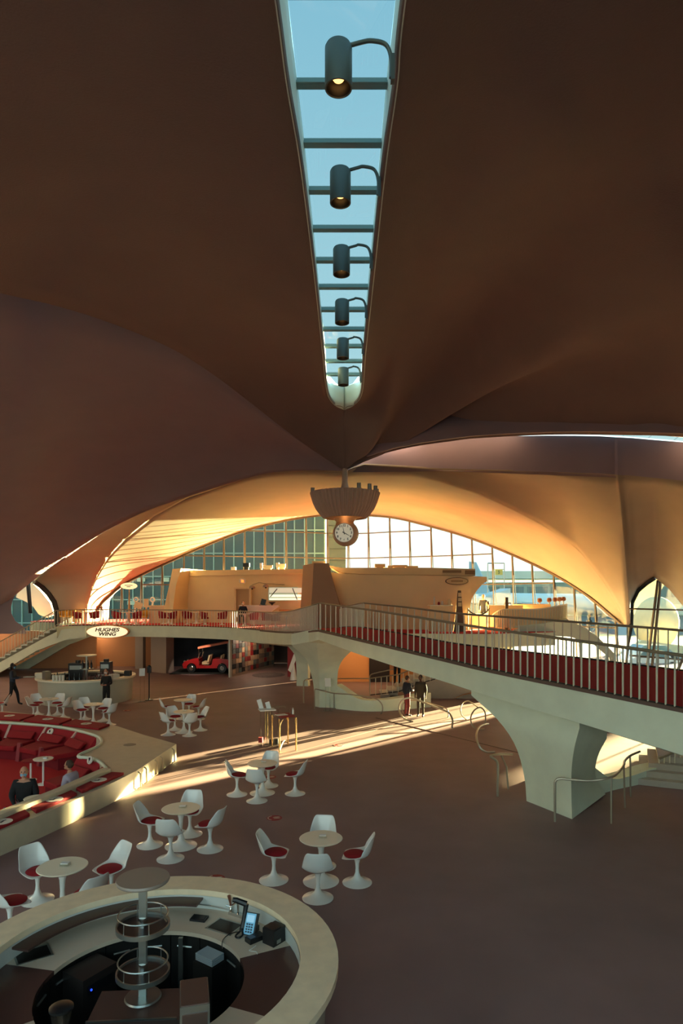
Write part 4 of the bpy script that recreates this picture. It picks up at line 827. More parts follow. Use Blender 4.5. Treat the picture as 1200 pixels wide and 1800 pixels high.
# ================================================================== SKYLIGHT SPOTLIGHTS
LAMPG = mat('lamp_grey', (104, 112, 110), .45, metal=.3)
ords = ['largest spotlight nearest the viewer', 'second spotlight from the viewer', 'third spotlight from the viewer', 'fourth spotlight from the viewer', 'fifth spotlight from the viewer', 'smallest spotlight nearest the clock']
for k in range(6):
    d = 8.6 + 2.61 * k; X = [-.04, -.02, .0, .015, .04, .06][k]; z0 = 11.43 + .055 * k; z1 = z0 + .56
    t = thing('skylight_lamp', (X, d, z0), 'grey cylinder spotlight on a bent arm in the skylight, ' + ords[k], 'lamp', 'spotlights in the long skylight')
    b = MB(); b.lathe([(.16, z0), (.18, z0), (.18, z1 - .03), (.165, z1), (0.001, z1)], 32, (X, d, 0)); b.lathe([(.16, z0), (.155, z0 + .3)], 32, (X, d, 0)); b.build('housing', LAMPG, t)
    b = MB(); b.lathe([(.155, z0 + .01), (.11, z0 + .22), (.001, z0 + .23)], 28, (X, d, 0)); b.build('baffle', BLACK, t)
    b = MB(); b.ball((X, d, z0 + .13), .075, 16, (1, 1, .5)); b.build('bulb', mat('bulb_glow', (255, 200, 120), .5, emit=(255, 184, 104), estr=1.7), t)
    xr = min(gx(gr, d), gx(R1[3:], d)) - .05
    b = MB(); b.tube(cr([Vector((X + .05, d, z1 - .02)), Vector((X + .3, d, z1 + .05)), Vector((xr - .25, d, z1 + .07)), Vector((xr - .07, d, z1 + .02)), Vector((xr, d, z1 - .16)), Vector((xr + .0, d, z1 - .42))], 24), .028, 8); b.build('arm', LAMPG, t)
    b = MB(); b.box((xr + .02, d, z1 - .3), (.05, .1, .34)); b.build('bracket', LAMPG, t, smooth=False)

# ================================================================== TULIP CHAIRS AND TABLES
def bake(o):
    dg = bpy.context.evaluated_depsgraph_get(); dg.update(); me = bpy.data.meshes.new_from_object(o.evaluated_get(dg)); o.modifiers.clear(); o.data = me; return o
def chair_proto():
    t = thing('tulip_chair', (0, 0, 0), 'x', 'chair')
    prof = [(.235, .448, .185, 0), (.17, .446, .235, .012), (.03, .432, .25, .05), (-.11, .432, .25, .10), (-.195, .475, .245, .13), (-.232, .56, .235, .12), (-.258, .66, .215, .08), (-.282, .76, .188, .045), (-.292, .805, .15, .02)]
    rows = []
    for i, (y, z, w_, lf) in enumerate(prof):
        u = min(1, max(0, (i - 2.2) / 2.5)); dv = Vector((0, u, 1 - .8 * u)); r = []
        for j in range(11):
            s = (j - 5) / 5; r.append(Vector((s * w_, y, z)) + dv * lf * abs(s) ** 2.3)
        rows.append(r)
    b = MB(); b.grid(rows); o = b.build('shell', WHITE, t); 
    md = o.modifiers.new('s', 'SOLIDIFY'); md.thickness = .014; md.offset = 0; s2 = o.modifiers.new('b', 'SUBSURF'); s2.levels = 1; bake(o)
    o.data.shade_smooth()
    b = MB(); b.lathe([(.245, 0), (.245, .008), (.20, .022), (.12, .05), (.06, .10), (.034, .17), (.028, .24), (.034, .32), (.055, .39), (.10, .425), (.13, .435)], 28); b.build('pedestal', WHITE, t)
    b = MB(); b.lathe([(.001, .508), (.09, .506), (.155, .496), (.188, .475), (.18, .458), (.001, .45)], 24, (0, .035, 0), sy=1.02); b.build('cushion', REDF, t)
    return t
def table_proto(rad=.36):
    t = thing('tulip_table', (0, 0, 0), 'x', 'table')
    b = MB(); b.lathe([(.001, .72), (rad - .01, .72), (rad, .712), (rad - .03, .69), (.001, .69)], 40); b.build('tabletop', TABLE, t)
    b = MB(); b.lathe([(.30, 0), (.30, .008), (.24, .025), (.14, .06), (.07, .12), (.04, .22), (.034, .36), (.045, .52), (.08, .63), (.12, .69)], 32); b.build('pedestal', WHITE, t)
    return t
CH, TB = chair_proto(), table_proto(); used = {'c': False, 't': False}
def put(key, proto, loc, rz, label, group, cat):
    if not used[key]: o = proto; used[key] = True
    else: o = copy_tree(proto)
    o.location = loc; o.rotation_euler = (0, 0, rz); return tag(o, label, cat, group)
CARD = mat('card_white', (228, 230, 226), .4); BLUEC = mat('card_blue', (150, 176, 190), .5)
def cafe(tp, chairs, where, item=True, gid='cafe chairs around small round tables'):
    tp = Vector((tp[0], tp[1], 0)); put('t', TB, tp, 0, 'round white tulip table ' + where, 'round tulip tables', 'table')
    for (p, lab) in chairs:
        p = Vector((p[0], p[1], 0)); d = tp - p
        if d.length < .60: p = tp - d.normalized() * .60
        rz = math.atan2(-d.x, d.y) + random.uniform(-.12, .12)
        put('c', CH, p, rz, 'white red-cushioned tulip chair ' + lab, gid, 'chair')
    if item:
        t = thing('card_holder', tp + Vector((.03, .02, .72)), 'small clear card holder on the tulip table ' + where, 'card holder', 'card holders on the tables')
        b = MB(); b.box(tp + Vector((.03, .02, .735)), (.13, .10, .03)); b.build('base', ACRYL, t, smooth=False)
        b = MB(); b.box(tp + Vector((.03, .02, .757)), (.11, .08, .012)); b.build('card', CARD, t, smooth=False)
g = lambda x, y: pz(x, y).xy
cafe(g(564, 1549), [(g(481, 1547), 'left of the nearest table in the open floor'), (g(619, 1551), 'right of the nearest table in the open floor'), (g(559, 1576), 'back to the viewer at the nearest open floor table'), (g(566, 1526), 'far side of the nearest open floor table')], 'nearest to the viewer on the open floor')
cafe(g(318, 1487), [(g(275, 1486), 'left of the table beside the lounge kerb'), (g(305, 1503), 'back to the viewer at the table beside the lounge kerb'), (g(355, 1491), 'right of the table beside the lounge kerb'), (g(331, 1470), 'far side of the table beside the lounge kerb')], 'beside the lounge kerb')
cafe(g(461, 1394), [(g(427, 1396), 'left of the table below the welcome desk'), (g(452, 1407), 'back to the viewer at the table below the welcome desk'), (g(518.5, 1395), 'right of the table below the welcome desk, set apart'), (g(471, 1382), 'far side of the table below the welcome desk')], 'at the edge of the sunlight')
cafe((-4.14, 9.67), [((-4.72, 10.12), 'far left of the table next to the near bar'), ((-3.60, 10.2), 'far right of the table next to the near bar'), ((-3.62, 9.32), 'near right of the table next to the near bar'), ((-4.62, 9.08), 'near left of the table next to the near bar')], 'next to the near round bar')
cafe(g(323, 1287), [(g(299, 1291), 'near left of the middle far table'), (g(333, 1293), 'near right of the middle far table'), (g(348, 1284), 'far right of the middle far table'), (g(309, 1283), 'far left of the middle far table')], 'in the middle far group')
cafe(g(322, 1263), [(g(293, 1264), 'left of the table behind the middle far table'), (g(332, 1258), 'far side of the table behind the middle far table'), (g(349, 1264), 'right of the table behind the middle far table')], 'behind the middle far table', item=False)
cafe(g(164, 1272), [(g(144, 1270), 'near left of the table in front of the far bar'), (g(149, 1264), 'far left of the table in front of the far bar'), (g(192, 1274), 'near right of the table in front of the far bar'), (g(181, 1267), 'far right of the table in front of the far bar')], 'in front of the far oval bar')
cafe(g(86, 1261), [(g(70, 1261), 'left of the table by the far bar\'s left end'), (g(66, 1256), 'far left of the table by the far bar\'s left end'), (g(105, 1261.5), 'right of the table by the far bar\'s left end'), (g(101, 1256), 'far right of the table by the far bar\'s left end')], 'by the far bar\'s left end')
o = put('c', CH, pz(4, 1257), R(110), 'white red-cushioned tulip chair at the left edge near the walking person', 'cafe chairs around small round tables', 'chair')
# ================================================================== SIGNS
LW = ['first', 'second', 'third', 'fourth', 'fifth', 'sixth', 'seventh', 'eighth', 'ninth', 'tenth', 'eleventh', 'twelfth', 'thirteenth', 'fourteenth', 'fifteenth', 'sixteenth']
t = thing('lit_sign', px(188, 1121, 37.9), 'glowing oval sign on the balcony edge reading HUGHES WING', 'sign')
c = px(188, 1110.5, 37.9); b = MB(); n = 48
def oval(c, a, h, dep, m, nm, par, k=48):
    b = MB(); P = [c + Vector((a * math.cos(2 * math.pi * i / k), 0, h * math.sin(2 * math.pi * i / k))) for i in range(k)]; b.prism(P, [p + Vector((0, dep, 0)) for p in P]); return b.build(nm, m, par, ang=40)
oval(c + Vector((0, .04, 0)), 1.25, .385, .2, mat('sign_rim', (196, 128, 70), .5), 'sign_box', t)
fcs = oval(c, 1.19, .345, .06, mat('sign_glow', (250, 236, 196), .5, emit=(255, 236, 190), estr=.5), 'sign_face', t)
TXT = mat('sign_brown', (66, 34, 20), .6)
text('HUGHES\nWING', .29, c + Vector((0, -.012, -.015)), (R(90), 0, 0), TXT, fcs, sh=.22, sx=1.25, bold=True)
t = thing('lit_sign', px(226, 1098, 41.5), 'small glowing oval sign on a tapered post in the upper lounge', 'sign')
c = px(226, 1030, 41.5); oval(c, .52, .21, .12, mat('sign_glow2', (240, 220, 170), .5, emit=(255, 226, 170), estr=.5), 'sign_face', t)
b = MB(); b.cyl((c.x, 41.56, 2.93), (c.x + .02, 41.56, c.z - .2), .1, .03, n=8); b.build('post', mat('post_oak', (196, 150, 96), .6), t)
for k, z in enumerate((.04, -.05)): b = MB(); b.box(c + Vector((0, -.01, z)), (.5 - .25 * k, .01, .035)); b.build('lettering', TXT, t, smooth=False)
t = thing('oval_sign', px(803, 1027, 33.2), 'unlit oval sign with dark rim on the hull wall', 'sign')
c = px(803, 1021.5, 33.32); oval(c + Vector((0, .03, 0)), .58, .19, .12, TXT, 'rim', t); oval(c, .55, .165, .06, mat('oval_cream', (214, 184, 140), .6), 'face', t)
for i in range(11): b = MB(); b.box(c + Vector((-.28 + .055 * i, -.01, .0)), (.038, .01, .07)); b.build('lettering', mat('faded_brown', (140, 100, 62), .6), t, smooth=False)
t = thing('exit_sign', px(426, 1024, 40.9), 'small round white sign with orange glow above the recessed door', 'sign')
c = px(426, 1021.5, 41.2); oval(c, .23, .17, .1, WHITEM, 'disc', t); b = MB(); b.box(c + Vector((0, -.01, 0)), (.16, .02, .16)); b.build('glow_panel', mat('orange_glow', (255, 150, 80), .5, emit=(255, 130, 50), estr=1.0), t, smooth=False)
# floor stickers: red disc with two footprints and a white ring segment
STR = mat('sticker_red', (150, 30, 32), .6); STW = mat('sticker_white', (206, 190, 170), .6)
def floor_sticker(x, y, lab, rz=.3):
    p = pz(x, y); t = thing('floor_sticker', p, lab, 'floor sticker', 'red floor stickers')
    b = MB(); b.lathe([(.001, .004), (.165, .004), (.165, .0)], 32, p); d = b.build('disc', STR, t)
    for s in (-1, 1):
        b = MB(); M = Matrix.Rotation(rz, 3, 'Z'); n = 14
        P = [p + M @ Vector((.05 + .075 * math.cos(2 * math.pi * k / n), s * .035 + .02 * math.sin(2 * math.pi * k / n), .0065)) for k in range(n)]; b.prism(P, [q - Vector((0, 0, .002)) for q in P]); b.build('footprint', STW, t, smooth=False)
    b = MB(); b.ring(.125, .145, .0045, .0065, 16, p, R(120), R(250)); b.build('arc_mark', STW, t)
floor_sticker(482, 1438, 'red round floor sticker with white footprints on the open floor'); floor_sticker(594, 1310, 'red round floor sticker inside the patch of sunlight'); floor_sticker(223, 1249, 'red round floor sticker right of the far bar'); floor_sticker(378, 1545, 'red round floor sticker behind the near round bar'); floor_sticker(474, 1366, 'red round floor sticker beside the table below the welcome desk')

# ================================================================== EXHIBIT UNDER THE BALCONY
PANELS = [mat('poster_%d' % i, c, .6) for i, c in enumerate(((150, 34, 34), (34, 30, 30), (150, 116, 92), (122, 100, 84), (96, 82, 76), (176, 140, 110), (128, 44, 40), (90, 96, 90)))]
a, c = pz(408, 1191), pz(481, 1172); dv = (c - a); L = dv.length; dv.normalize(); nrm = Vector((dv.y, -dv.x, 0)); rz = math.atan2(dv.y, dv.x)
t = sroot('wall_gallery', a.lerp(c, .5), 'gallery wall covered with a grid of small pictures')
b = MB(); b.box(a.lerp(c, .5) - nrm * .1 + Vector((0, 0, 1.12)), (L, .14, 2.24), rz=rz); b.build('backing', mat('gallery_back', (176, 150, 128), .7), t, smooth=False)
ncol, nrow = 15, 7; cw = L / ncol
pan = {}
for i in range(ncol):
    for j in range(nrow):
        m = random.choice(PANELS)
        if m.name not in pan: pan[m.name] = MB().box((0, 0, 0), (cw * .86, .05, .265)).mesh('picture', m, smooth=False)
        inst('picture', pan[m.name], t, a + dv * cw * (i + .5) + Vector((0, 0, .32 + .29 * j)) + nrm * random.uniform(.0, .015), rot=(0, 0, rz))
b = MB(); b.box(pz(404.5, 1190.5) + Vector((0, 0, 1.13)), (.17, .17, 2.26)); struct(b.build('trim_10', WHITEM, smooth=False), 'slim white post between the red car and the picture wall')
b = MB(); p = pz(472, 1186.5); b.lathe([(.001, .01), (1.0, .01), (1.02, 0)], 40, p, sx=.95, sy=1.2); tag(b.build('rug', mat('patterned_rug', (90, 74, 72), .9, var=.6, vscale=6)), 'round patterned rug on the floor by the picture wall', 'rug')
# red open beach car
CARX, CARD_ = (367 - 600) * 39.9 / F, 39.9
CARR = mat('car_red', (176, 20, 24), .25, coat=.8); CHROME = mat('chrome', (210, 206, 200), .15, metal=1.0)
t = thing('beach_car', (CARX, CARD_, 0.04), 'small red open beach car with wicker seats and slanted roof panel', 'car')
def cw_(x, y, z): return Vector((CARX + x, CARD_ + y, .04 + z))
def arch(cx, r, n=8, z=.27): return [(cx + r * math.cos(math.pi - math.pi * k / n), z + r * math.sin(math.pi - math.pi * k / n)) for k in range(n + 1)]
prof = [(-1.42, .26), (-1.47, .5), (-1.36, .66), (-1.1, .76), (-.75, .84), (-.58, .87), (-.5, .82), (-.46, .42), (.2, .42), (.3, .5), (.36, .82), (.9, .84), (1.3, .78), (1.5, .62), (1.53, .34), (1.48, .26)]
low = [(1.22, .26)] + arch(.925, .3)[::-1][1:-1] + [(.62, .26), (-.62, .26)] + arch(-.925, .3)[::-1][1:-1] + [(-1.22, .26)]
P = prof + low; b = MB(); b.prism([cw_(x, -.62, z) for x, z in P], [cw_(x, .62, z) for x, z in P]); b.build('body', CARR, t, ang=30)
for x in (-.925, .925):
    for y in (-.58, .58):
        b = MB(); b.cyl(cw_(x, y - .07, .25), cw_(x, y + .07, .25), .25, n=20); wh = b.build('wheel', BLACK, t)
        b = MB(); s = -1 if y < 0 else 1; b.cyl(cw_(x, y + s * .06, .25), cw_(x, y + s * .085, .25), .15, .12, n=16); b.build('hubcap', CHROME, wh)
WICK = mat('wicker', (206, 180, 136), .8, bump=.5, bscale=60)
for x in (-.12, .62):
    for y in (-.28, .28): b = MB(); b.box(cw_(x, y, .55), (.4, .42, .14)); b.box(cw_(x + .2, y, .8), (.1, .42, .46), M=Matrix.Rotation(.25, 3, 'Y')); b.build('wicker_seat', WICK, t, smooth=False)
b = MB(); b.tube([cw_(-.55, -.55, .86), cw_(-.42, -.5, 1.2), cw_(-.42, .5, 1.2), cw_(-.55, .55, .86)], .02, 6); b.build('windscreen_frame', CHROME, t)
b = MB(); b.tube([cw_(-1.52, -.6, .34), cw_(-1.56, 0, .34), cw_(-1.52, .6, .34)], .035, 6); b.build('bumper', CHROME, t)
for y in (-.42, .42): b = MB(); b.ball(cw_(-1.38, y, .64), .09, 10); b.build('headlamp', CHROME, t)
b = MB(); a_ = [cw_(-.55, -.6, 1.42), cw_(1.35, -.6, 1.78), cw_(1.35, .6, 1.78), cw_(-.55, .6, 1.42)]; b.prism(a_, [p + Vector((0, 0, .12)) for p in a_]); b.build('roof_panel', mat('roof_orange', (206, 110, 74), .6), t, smooth=False)
for x, z, z2 in ((-.5, .85, 1.44), (1.25, .78, 1.76)):
    for y in (-.55, .55): b = MB(); b.tube([cw_(x, y, z), cw_(x, y, z2)], .014, 6); b.build('roof_post', CHROME, t)
b = MB(); b.box((CARX - .32, CARD_ + .15, .015), (3.6, 2.6, .03)); tag(b.build('display_mat', mat('dark_mat', (26, 28, 22), .9), smooth=False), 'dark display mat under the red beach car', 'mat')
b = MB(); b.box((CARX - 1.0, 43.2, 1.12), (7.2, .15, 2.24)); struct(b.build('wall_exhibit', mat('night_mural', (30, 32, 40), .8, var=.6, vscale=.9), smooth=False), 'dark mural behind the red car')
lgt = bpy.data.lights.new('exhibit_spot', 'SPOT'); lgt.energy = 60; lgt.color = (1, .85, .7); lgt.spot_size = R(80); lgt.shadow_soft_size = .1
o = bpy.data.objects.new('exhibit_spot', lgt); col.objects.link(o); o.location = (CARX - .5, 38.4, 2.2); o.rotation_euler = (R(38), 0, 0)
# warm downlights under the balcony; the first two also stand in for reflected sun
for k, (x, y, z, en, colr) in enumerate(((-14.5, 40.8, 2.2, 14, (1, .7, .42)), (-15.9, 42.4, 2.2, 14, (1, .7, .42)), (.6, 33.8, 2.2, 30, (1, .6, .3)), (2.2, 33.5, 2.2, 18, (1, .6, .3)), (4.6, 30.6, 2.2, 10, (1, .6, .3)), (-5.0, 38.6, 2.2, 30, (1, .75, .55)), (7.9, 33.4, 2.2, 30, (1, .7, .4)))):
    t = thing('downlight', (x, y, z), 'small recessed downlight under the upper level, ' + ('added for reflected sun behind the far bar', 'added for reflected sun beside the stair', 'over the warm passage', 'over the dark door', 'over the small landing', 'over the picture wall', 'beside the arch')[k], 'lamp', 'downlights under the upper level')
    b = MB(); b.lathe([(.09, 0), (.09, .06), (.001, .06)], 20, (x, y, z)); b.build('trim_ring', WHITEM, t)
    b = MB(); b.lathe([(.001, .012), (.07, .012)], 16, (x, y, z)); b.build('lens', mat('warm_lens', (255, 220, 170), .5, emit=(255, 200, 130), estr=2), t)
    l = bpy.data.lights.new('downlight_lamp', 'POINT'); l.energy = en; l.color = colr; l.shadow_soft_size = .08
    o = bpy.data.objects.new('downlight_lamp', l); col.objects.link(o); o.location = (x, y, z - .12)
# wall text on the curved brown wall
t = thing('wall_text', Vector((-16.7, 43.1, 1.1)), 'small block of dark text lines on the curved brown wall', 'wall text')
for k, (y, w_) in enumerate(((1140.5, 20), (1142.5, 19), (1150, 20), (1151.5, 16), (1158, 18), (1159.5, 17))):
    p = px(118, y, 43.02); b = MB(); b.box(p, (w_ * 43 / F, .02, .03)); b.build('text_line', TXT, t, smooth=False)
# white chute-like sculpture and red panel by the slim pier
t = thing('slide_sculpture', pz(512, 1204), 'white slanted sculptural stand in front of a red panel by the slim pier', 'sculpture')
A = PL([(506, 1178, 36), (511, 1182, 36), (523, 1152, 36), (522, 1146, 36), (516, 1150, 36)]); b = MB(); b.prism(A, [p + Vector((0, .4, 0)) for p in A]); b.build('slanted_body', WHITE, t, ang=30)
b = MB(); p = px(515, 1190, 36); b.cyl((p.x, 36.2, 0), (p.x, 36.2, .9), .2, .06, n=12); b.build('foot', WHITE, t)
b = MB(); p = px(519, 1160, 37.5); b.box((p.x, 37.5, 1.12), (.9, .08, 2.2)); b.build('red_panel', STR, t, smooth=False)

# ================================================================== STANDS ON THE FLOOR
def stanchion(x, y, label, h=1.35, m=BLACK):
    p = pz(x, y); t = thing('hand_sanitizer_stand', p, label, 'stand')
    b = MB(); b.lathe([(.001, .03), (.17, .025), (.18, 0)], 24, p); b.build('base', m, t)
    b = MB(); b.cyl(p + Vector((0, 0, .02)), p + Vector((0, 0, h)), .028, n=10); b.build('pole', m, t)
    b = MB(); b.box(p + Vector((.02, -.04, h + .02)), (.16, .14, .26)); b.ball(p + Vector((.02, -.04, h + .15)), .09, 10); b.build('dispenser', m, t); return t
stanchion(262, 1231, 'black sanitizer stand right of the far bar'); stanchion(622, 1183, 'black sanitizer stand in front of the warm lit wall', 1.45)
def acryl(x, y, label, h=1.2, rz=.2):
    p = pz(x, y); t = thing('sign_stand', p, label, 'sign stand')
    b = MB(); b.box(p + Vector((0, 0, .01)), (.34, .26, .02), rz=rz); b.build('base', ACRYL, t, smooth=False)
    for s in (-.09, .09): b = MB(); b.box(p + Vector((s, 0, h / 2)), (.03, .03, h), rz=rz); b.build('post', ACRYL, t, smooth=False)
    b = MB(); b.box(p + Vector((0, -.03, h + .12)), (.24, .03, .34), M=Matrix.Rotation(rz, 3, 'Z') @ Matrix.Rotation(-.35, 3, 'X')); b.build('panel', CARD, t, smooth=False)
acryl(250, 1234, 'clear acrylic sign stand beside the black sanitizer stand'); acryl(576, 1250, 'clear acrylic sign stand in front of the middle pier', 1.05)
# acrylic lectern and brass legged desk
p = pz(471, 1311); t = thing('acrylic_lectern', p, 'clear acrylic lectern with pale sloping trays behind the brass legged desk', 'lectern')
b = MB(); b.box(p + Vector((0, .1, .01)), (.62, .5, .02), rz=.3); b.build('base', ACRYL, t, smooth=False)
for x, y in ((-.26, .25), (-.06, .0), (.12, -.02), (.3, .2)): b = MB(); b.box(p + Vector((x, y, .56)), (.03, .14, 1.1), rz=.3); b.build('panel_leg', ACRYL, t, smooth=False)
b = MB(); b.box(p + Vector((0, .1, .6)), (.2, .2, 1.1), rz=.3); b.build('core', ACRYL, t, smooth=False)
b = MB(); b.box(p + Vector((-.04, .05, 1.13)), (.5, .4, .03), rz=.3); b.build('tray', CARD, t, smooth=False)
for x, h_ in ((-.27, .3), (-.02, .22)): b = MB(); b.box(p + Vector((x, .18, 1.13 + h_ / 2)), (.14, .03, h_), M=Matrix.Rotation(-.3, 3, 'Y')); b.build('card_back', CARD, t, smooth=False)
b = MB(); b.box(p + Vector((.3, .35, 1.16)), (.45, .4, .025), rz=.3); b.build('side_tray', ACRYL, t, smooth=False)
for x, y, m in ((-.27, .3, STR), (.1, .05, BLACK), (.24, .12, BLACK)): b = MB(); b.box(p + Vector((x, y, .12)), (.13, .12, .16)); b.build('weight_block', m, t, smooth=False)
LEGB = mat('polished_brass', (226, 190, 128), .25, metal=.8)
q = [pz(478, 1313), pz(491, 1323), pz(520, 1319), pz(506, 1310)]; ctr = sum(q, Vector()) / 4
t = thing('welcome_desk', ctr, 'tall brass legged desk with glass and red top in the sunlight', 'desk')
for v in q: b = MB(); b.cyl(v, v + Vector((0, 0, 1.0)), .022, n=10); b.build('leg', LEGB, t)
b = MB(); A = [v + (v - ctr) * .08 + Vector((0, 0, 1.0)) for v in q]; b.prism(A, [v + Vector((0, 0, .02)) for v in A]); b.build('glass_top', ACRYL, t, smooth=False)
b = MB(); A = [ctr + (v - ctr) * .85 + Vector((.03, 0, 1.022)) for v in q]; b.prism(A, [v + Vector((0, 0, .025)) for v in A]); b.build('red_board', STR, t, smooth=False)
for i in range(4):
    v, w2 = q[i], q[(i + 1) % 4]; d = (w2 - v) * .22; b = MB(); b.tube(cr([v + Vector((0, 0, .74)), v + d * .4 + Vector((0, 0, .88)), v + d + Vector((0, 0, .985))], 8), .014, 6); b.build('bracket', LEGB, t)
b = MB(); b.tube(cr([q[1] + Vector((0, 0, .06)), q[1].lerp(q[3], .35) + Vector((0, 0, .22)), q[1].lerp(q[3], .65) + Vector((0, 0, .22)), q[3] + Vector((0, 0, .06))], 16), .018, 6); b.build('arched_stretcher', LEGB, t)
b = MB(); b.box(ctr + Vector((-.08, -.02, 1.052)), (.34, .26, .008), rz=.5); tag(b.build('clipboard_sheet', CARD, smooth=False), 'white sheet lying on the tall brass legged desk', 'paper')
for dx, m, lb in ((.2, mat('amber_bottle', (120, 60, 30), .3), 'small amber bottle on the tall desk'), (.27, CARD, 'small white bottle on the tall desk')):
    b = MB(); b.lathe([(.001, 0), (.03, 0), (.03, .12), (.012, .15), (.012, .19), (.001, .19)], 14, ctr + Vector((dx, .12, 1.0475))); tag(b.build('bottle', m), lb, 'bottle')

# ================================================================== FAR OVAL BAR
def round_bar(c, r_out, label, wallm, loc='far'):
    t = thing('round_bar', Vector((c[0], c[1], 0)), label, 'bar counter'); C = Vector((c[0], c[1], 0))
    b = MB(); b.ring(r_out - .38, r_out, 1.03, 1.10, 72, C); b.build('counter_rim', STONE if loc == 'near' else TABLE, t)
    b = MB(); b.lathe([(r_out - .18, 0), (r_out - .16, .1), (r_out - .13, .6), (r_out - .1, 1.03)], 72, C); b.build('outer_wall', wallm, t)
    return t, C
bt, BC = round_bar((-11.5, 29.4), 2.12, 'far oval bar with pale curved front and bottles on top', mat('bar_front', (190, 190, 172), .35))
b = MB(); b.lathe([(1.74, 1.03), (1.74, .88), (1.1, .88), (1.1, .0)], 60, BC); b.build('inner_counter', DKMET, bt)
b = MB(); b.cyl(BC + Vector((0, 0, .0)), BC + Vector((0, 0, 2.0)), .05, n=12); b.build('pole', STEEL, bt)
b = MB(); b.lathe([(.001, 1.98), (.42, 1.98), (.44, 2.02), (.001, 2.04)], 32, BC); b.build('top_disc', TABLE, bt)
b = MB(); b.lathe([(.001, 1.38), (.3, 1.38), (.3, 1.42), (.001, 1.42)], 28, BC); b.build('shelf', STEEL, bt)
GLB = [mat('bottle_%d' % i, c_, .15) for i, c_ in enumerate(((30, 50, 44), (60, 36, 22), (20, 24, 40), (140, 150, 150), (24, 22, 22)))]
def bottle(p, h, m, label, group=None, r=.04):
    b = MB(); b.lathe([(.001, 0), (r, 0), (r, h * .6), (r * .4, h * .75), (r * .4, h), (.001, h)], 12, p); return tag(b.build('bottle', m), label, 'bottle', group)
for k in range(16):
    a_ = R(215 + 8.2 * k); rr = 1.5; p = BC + Vector((rr * math.cos(a_), rr * math.sin(a_), .88))
    bottle(p, random.uniform(.38, .55), random.choice(GLB), 'bottle behind the far oval bar rim, %s from the left' % LW[k], 'bottles on the far oval bar', .05)
for k in range(5):
    a_ = R(20 + 72 * k); bottle(BC + Vector((.2 * math.cos(a_), .2 * math.sin(a_), 1.42)), .36, random.choice(GLB), 'bottle on the far oval bar shelf, %s from the left' % LW[(4, 2, 0, 1, 3)[k]], 'bottles on the far bar shelf', .045)
for k in range(4):
    p = Vector((BC.x - .62 + .13 * k, BC.y - 1.98 + .01 * k, 1.1)); b = MB(); b.lathe([(.001, 0), (.05, 0), (.06, .24), (.052, .25), (.045, .02)], 14, p); tag(b.build('cup_stack', WHITEM), 'white cup stack on the far oval bar rim, %s from the left' % LW[k], 'cup stack', 'cups on the far bar rim')
for x, y, s, m, lb in ((-1.75, -.9, (.4, .3, .2), TABLE, 'cream box at the left end of the far bar rim'), (-1.15, -1.45, (.28, .25, .34), STEEL, 'steel canister box on the left of the far bar rim'), (1.5, -.8, (.45, .25, .14), CARD, 'white tray of papers at the right of the far bar rim'), (1.9, -.1, (.3, .25, .22), BLACK, 'black card terminal at the right end of the far bar rim'), (-1.95, -.3, (.4, .3, .1), DKMET, 'dark tray at the far left of the far bar rim')):
    b = MB(); b.box(BC + Vector((x, y, 1.1 + s[2] / 2)), s, rz=math.atan2(y, x) + R(90)); b.box(BC + Vector((x, y, 1.1 + s[2] + .012)), (s[0] * .8, s[1] * .8, .024), rz=math.atan2(y, x) + R(90)); tag(b.build('counter_box', m, smooth=False), lb, 'box')
for x, y, s, lb in ((-.5, .3, (.7, .5, .75), 'dark coffee machine left of the pole inside the far bar'), (.75, .4, (.45, .4, .8), 'tall dark grinder right of the pole inside the far bar'), (1.0, -.55, (.5, .4, .42), 'low dark machine at the right inside the far bar')):
    t = thing('coffee_machine', BC + Vector((x, y, 0)), lb, 'machine'); b = MB(); b.box(BC + Vector((x, y, .44)), (s[0] * 1.1, s[1] * 1.1, .88)); b.build('plinth', DKMET, t, smooth=False)
    b = MB(); b.box(BC + Vector((x, y, .88 + s[2] / 2)), s); b.build('body', BLACK, t, smooth=False); b = MB(); b.box(BC + Vector((x, y - s[1] / 2 - .01, .88 + s[2] * .75)), (s[0] * .8, .03, s[2] * .25)); b.build('front_panel', STEEL, t, smooth=False)
    b = MB(); b.cyl(BC + Vector((x, y, .88 + s[2])), BC + Vector((x, y, 1.0 + s[2])), .12, n=14); b.build('hopper', DKMET, t)
b = MB(); A = [BC + Vector((.9 + .0 * k, -.1, z)) for k, z in ((0, 1.4), (0, 1.4))]; b.box(BC + Vector((1.15, -1.72, 1.36)), (1.3, .02, .5)); tag(b.build('sneeze_guard', ACRYL, smooth=False), 'clear screen standing on the right rim of the far oval bar', 'screen')

# ================================================================== UPPER LOUNGE FURNITURE
ZM = 2.93
def tub_proto(m, name):
    t = thing(name, (0, 0, 0), 'x', 'chair')
    b = MB(); rows = []
    for z, r in ((.40, .26), (.55, .31), (.72, .33)):
        rows.append([Vector((r * math.cos(a), r * math.sin(a) * .95, z + (.10 * max(0, -math.sin(a)) if z > .6 else 0))) for a in [R(180 + 18 * 0 - 30 + 24 * k) for k in range(11)]])
    b.grid(rows); o = b.build('back_shell', m, t); md = o.modifiers.new('s', 'SOLIDIFY'); md.thickness = .05; bake(o)
    b = MB(); b.lathe([(.001, .47), (.22, .46), (.27, .42), (.25, .36), (.001, .35)], 20); b.build('seat', m, t)
    b = MB(); b.lathe([(.22, 0), (.22, .01), (.08, .04), (.03, .12), (.03, .3), (.1, .36)], 18); b.build('pedestal', WHITE, t)
    return t
RED = tub_proto(mat('lounge_red', (150, 16, 28), .8), 'tub_chair'); YEL = tub_proto(mat('lounge_yellow', (214, 150, 44), .8), 'tub_chair')
used.update(r=False, y=False)
mzd = lambda x, y: (H - ZM) * F / (y - HOR)
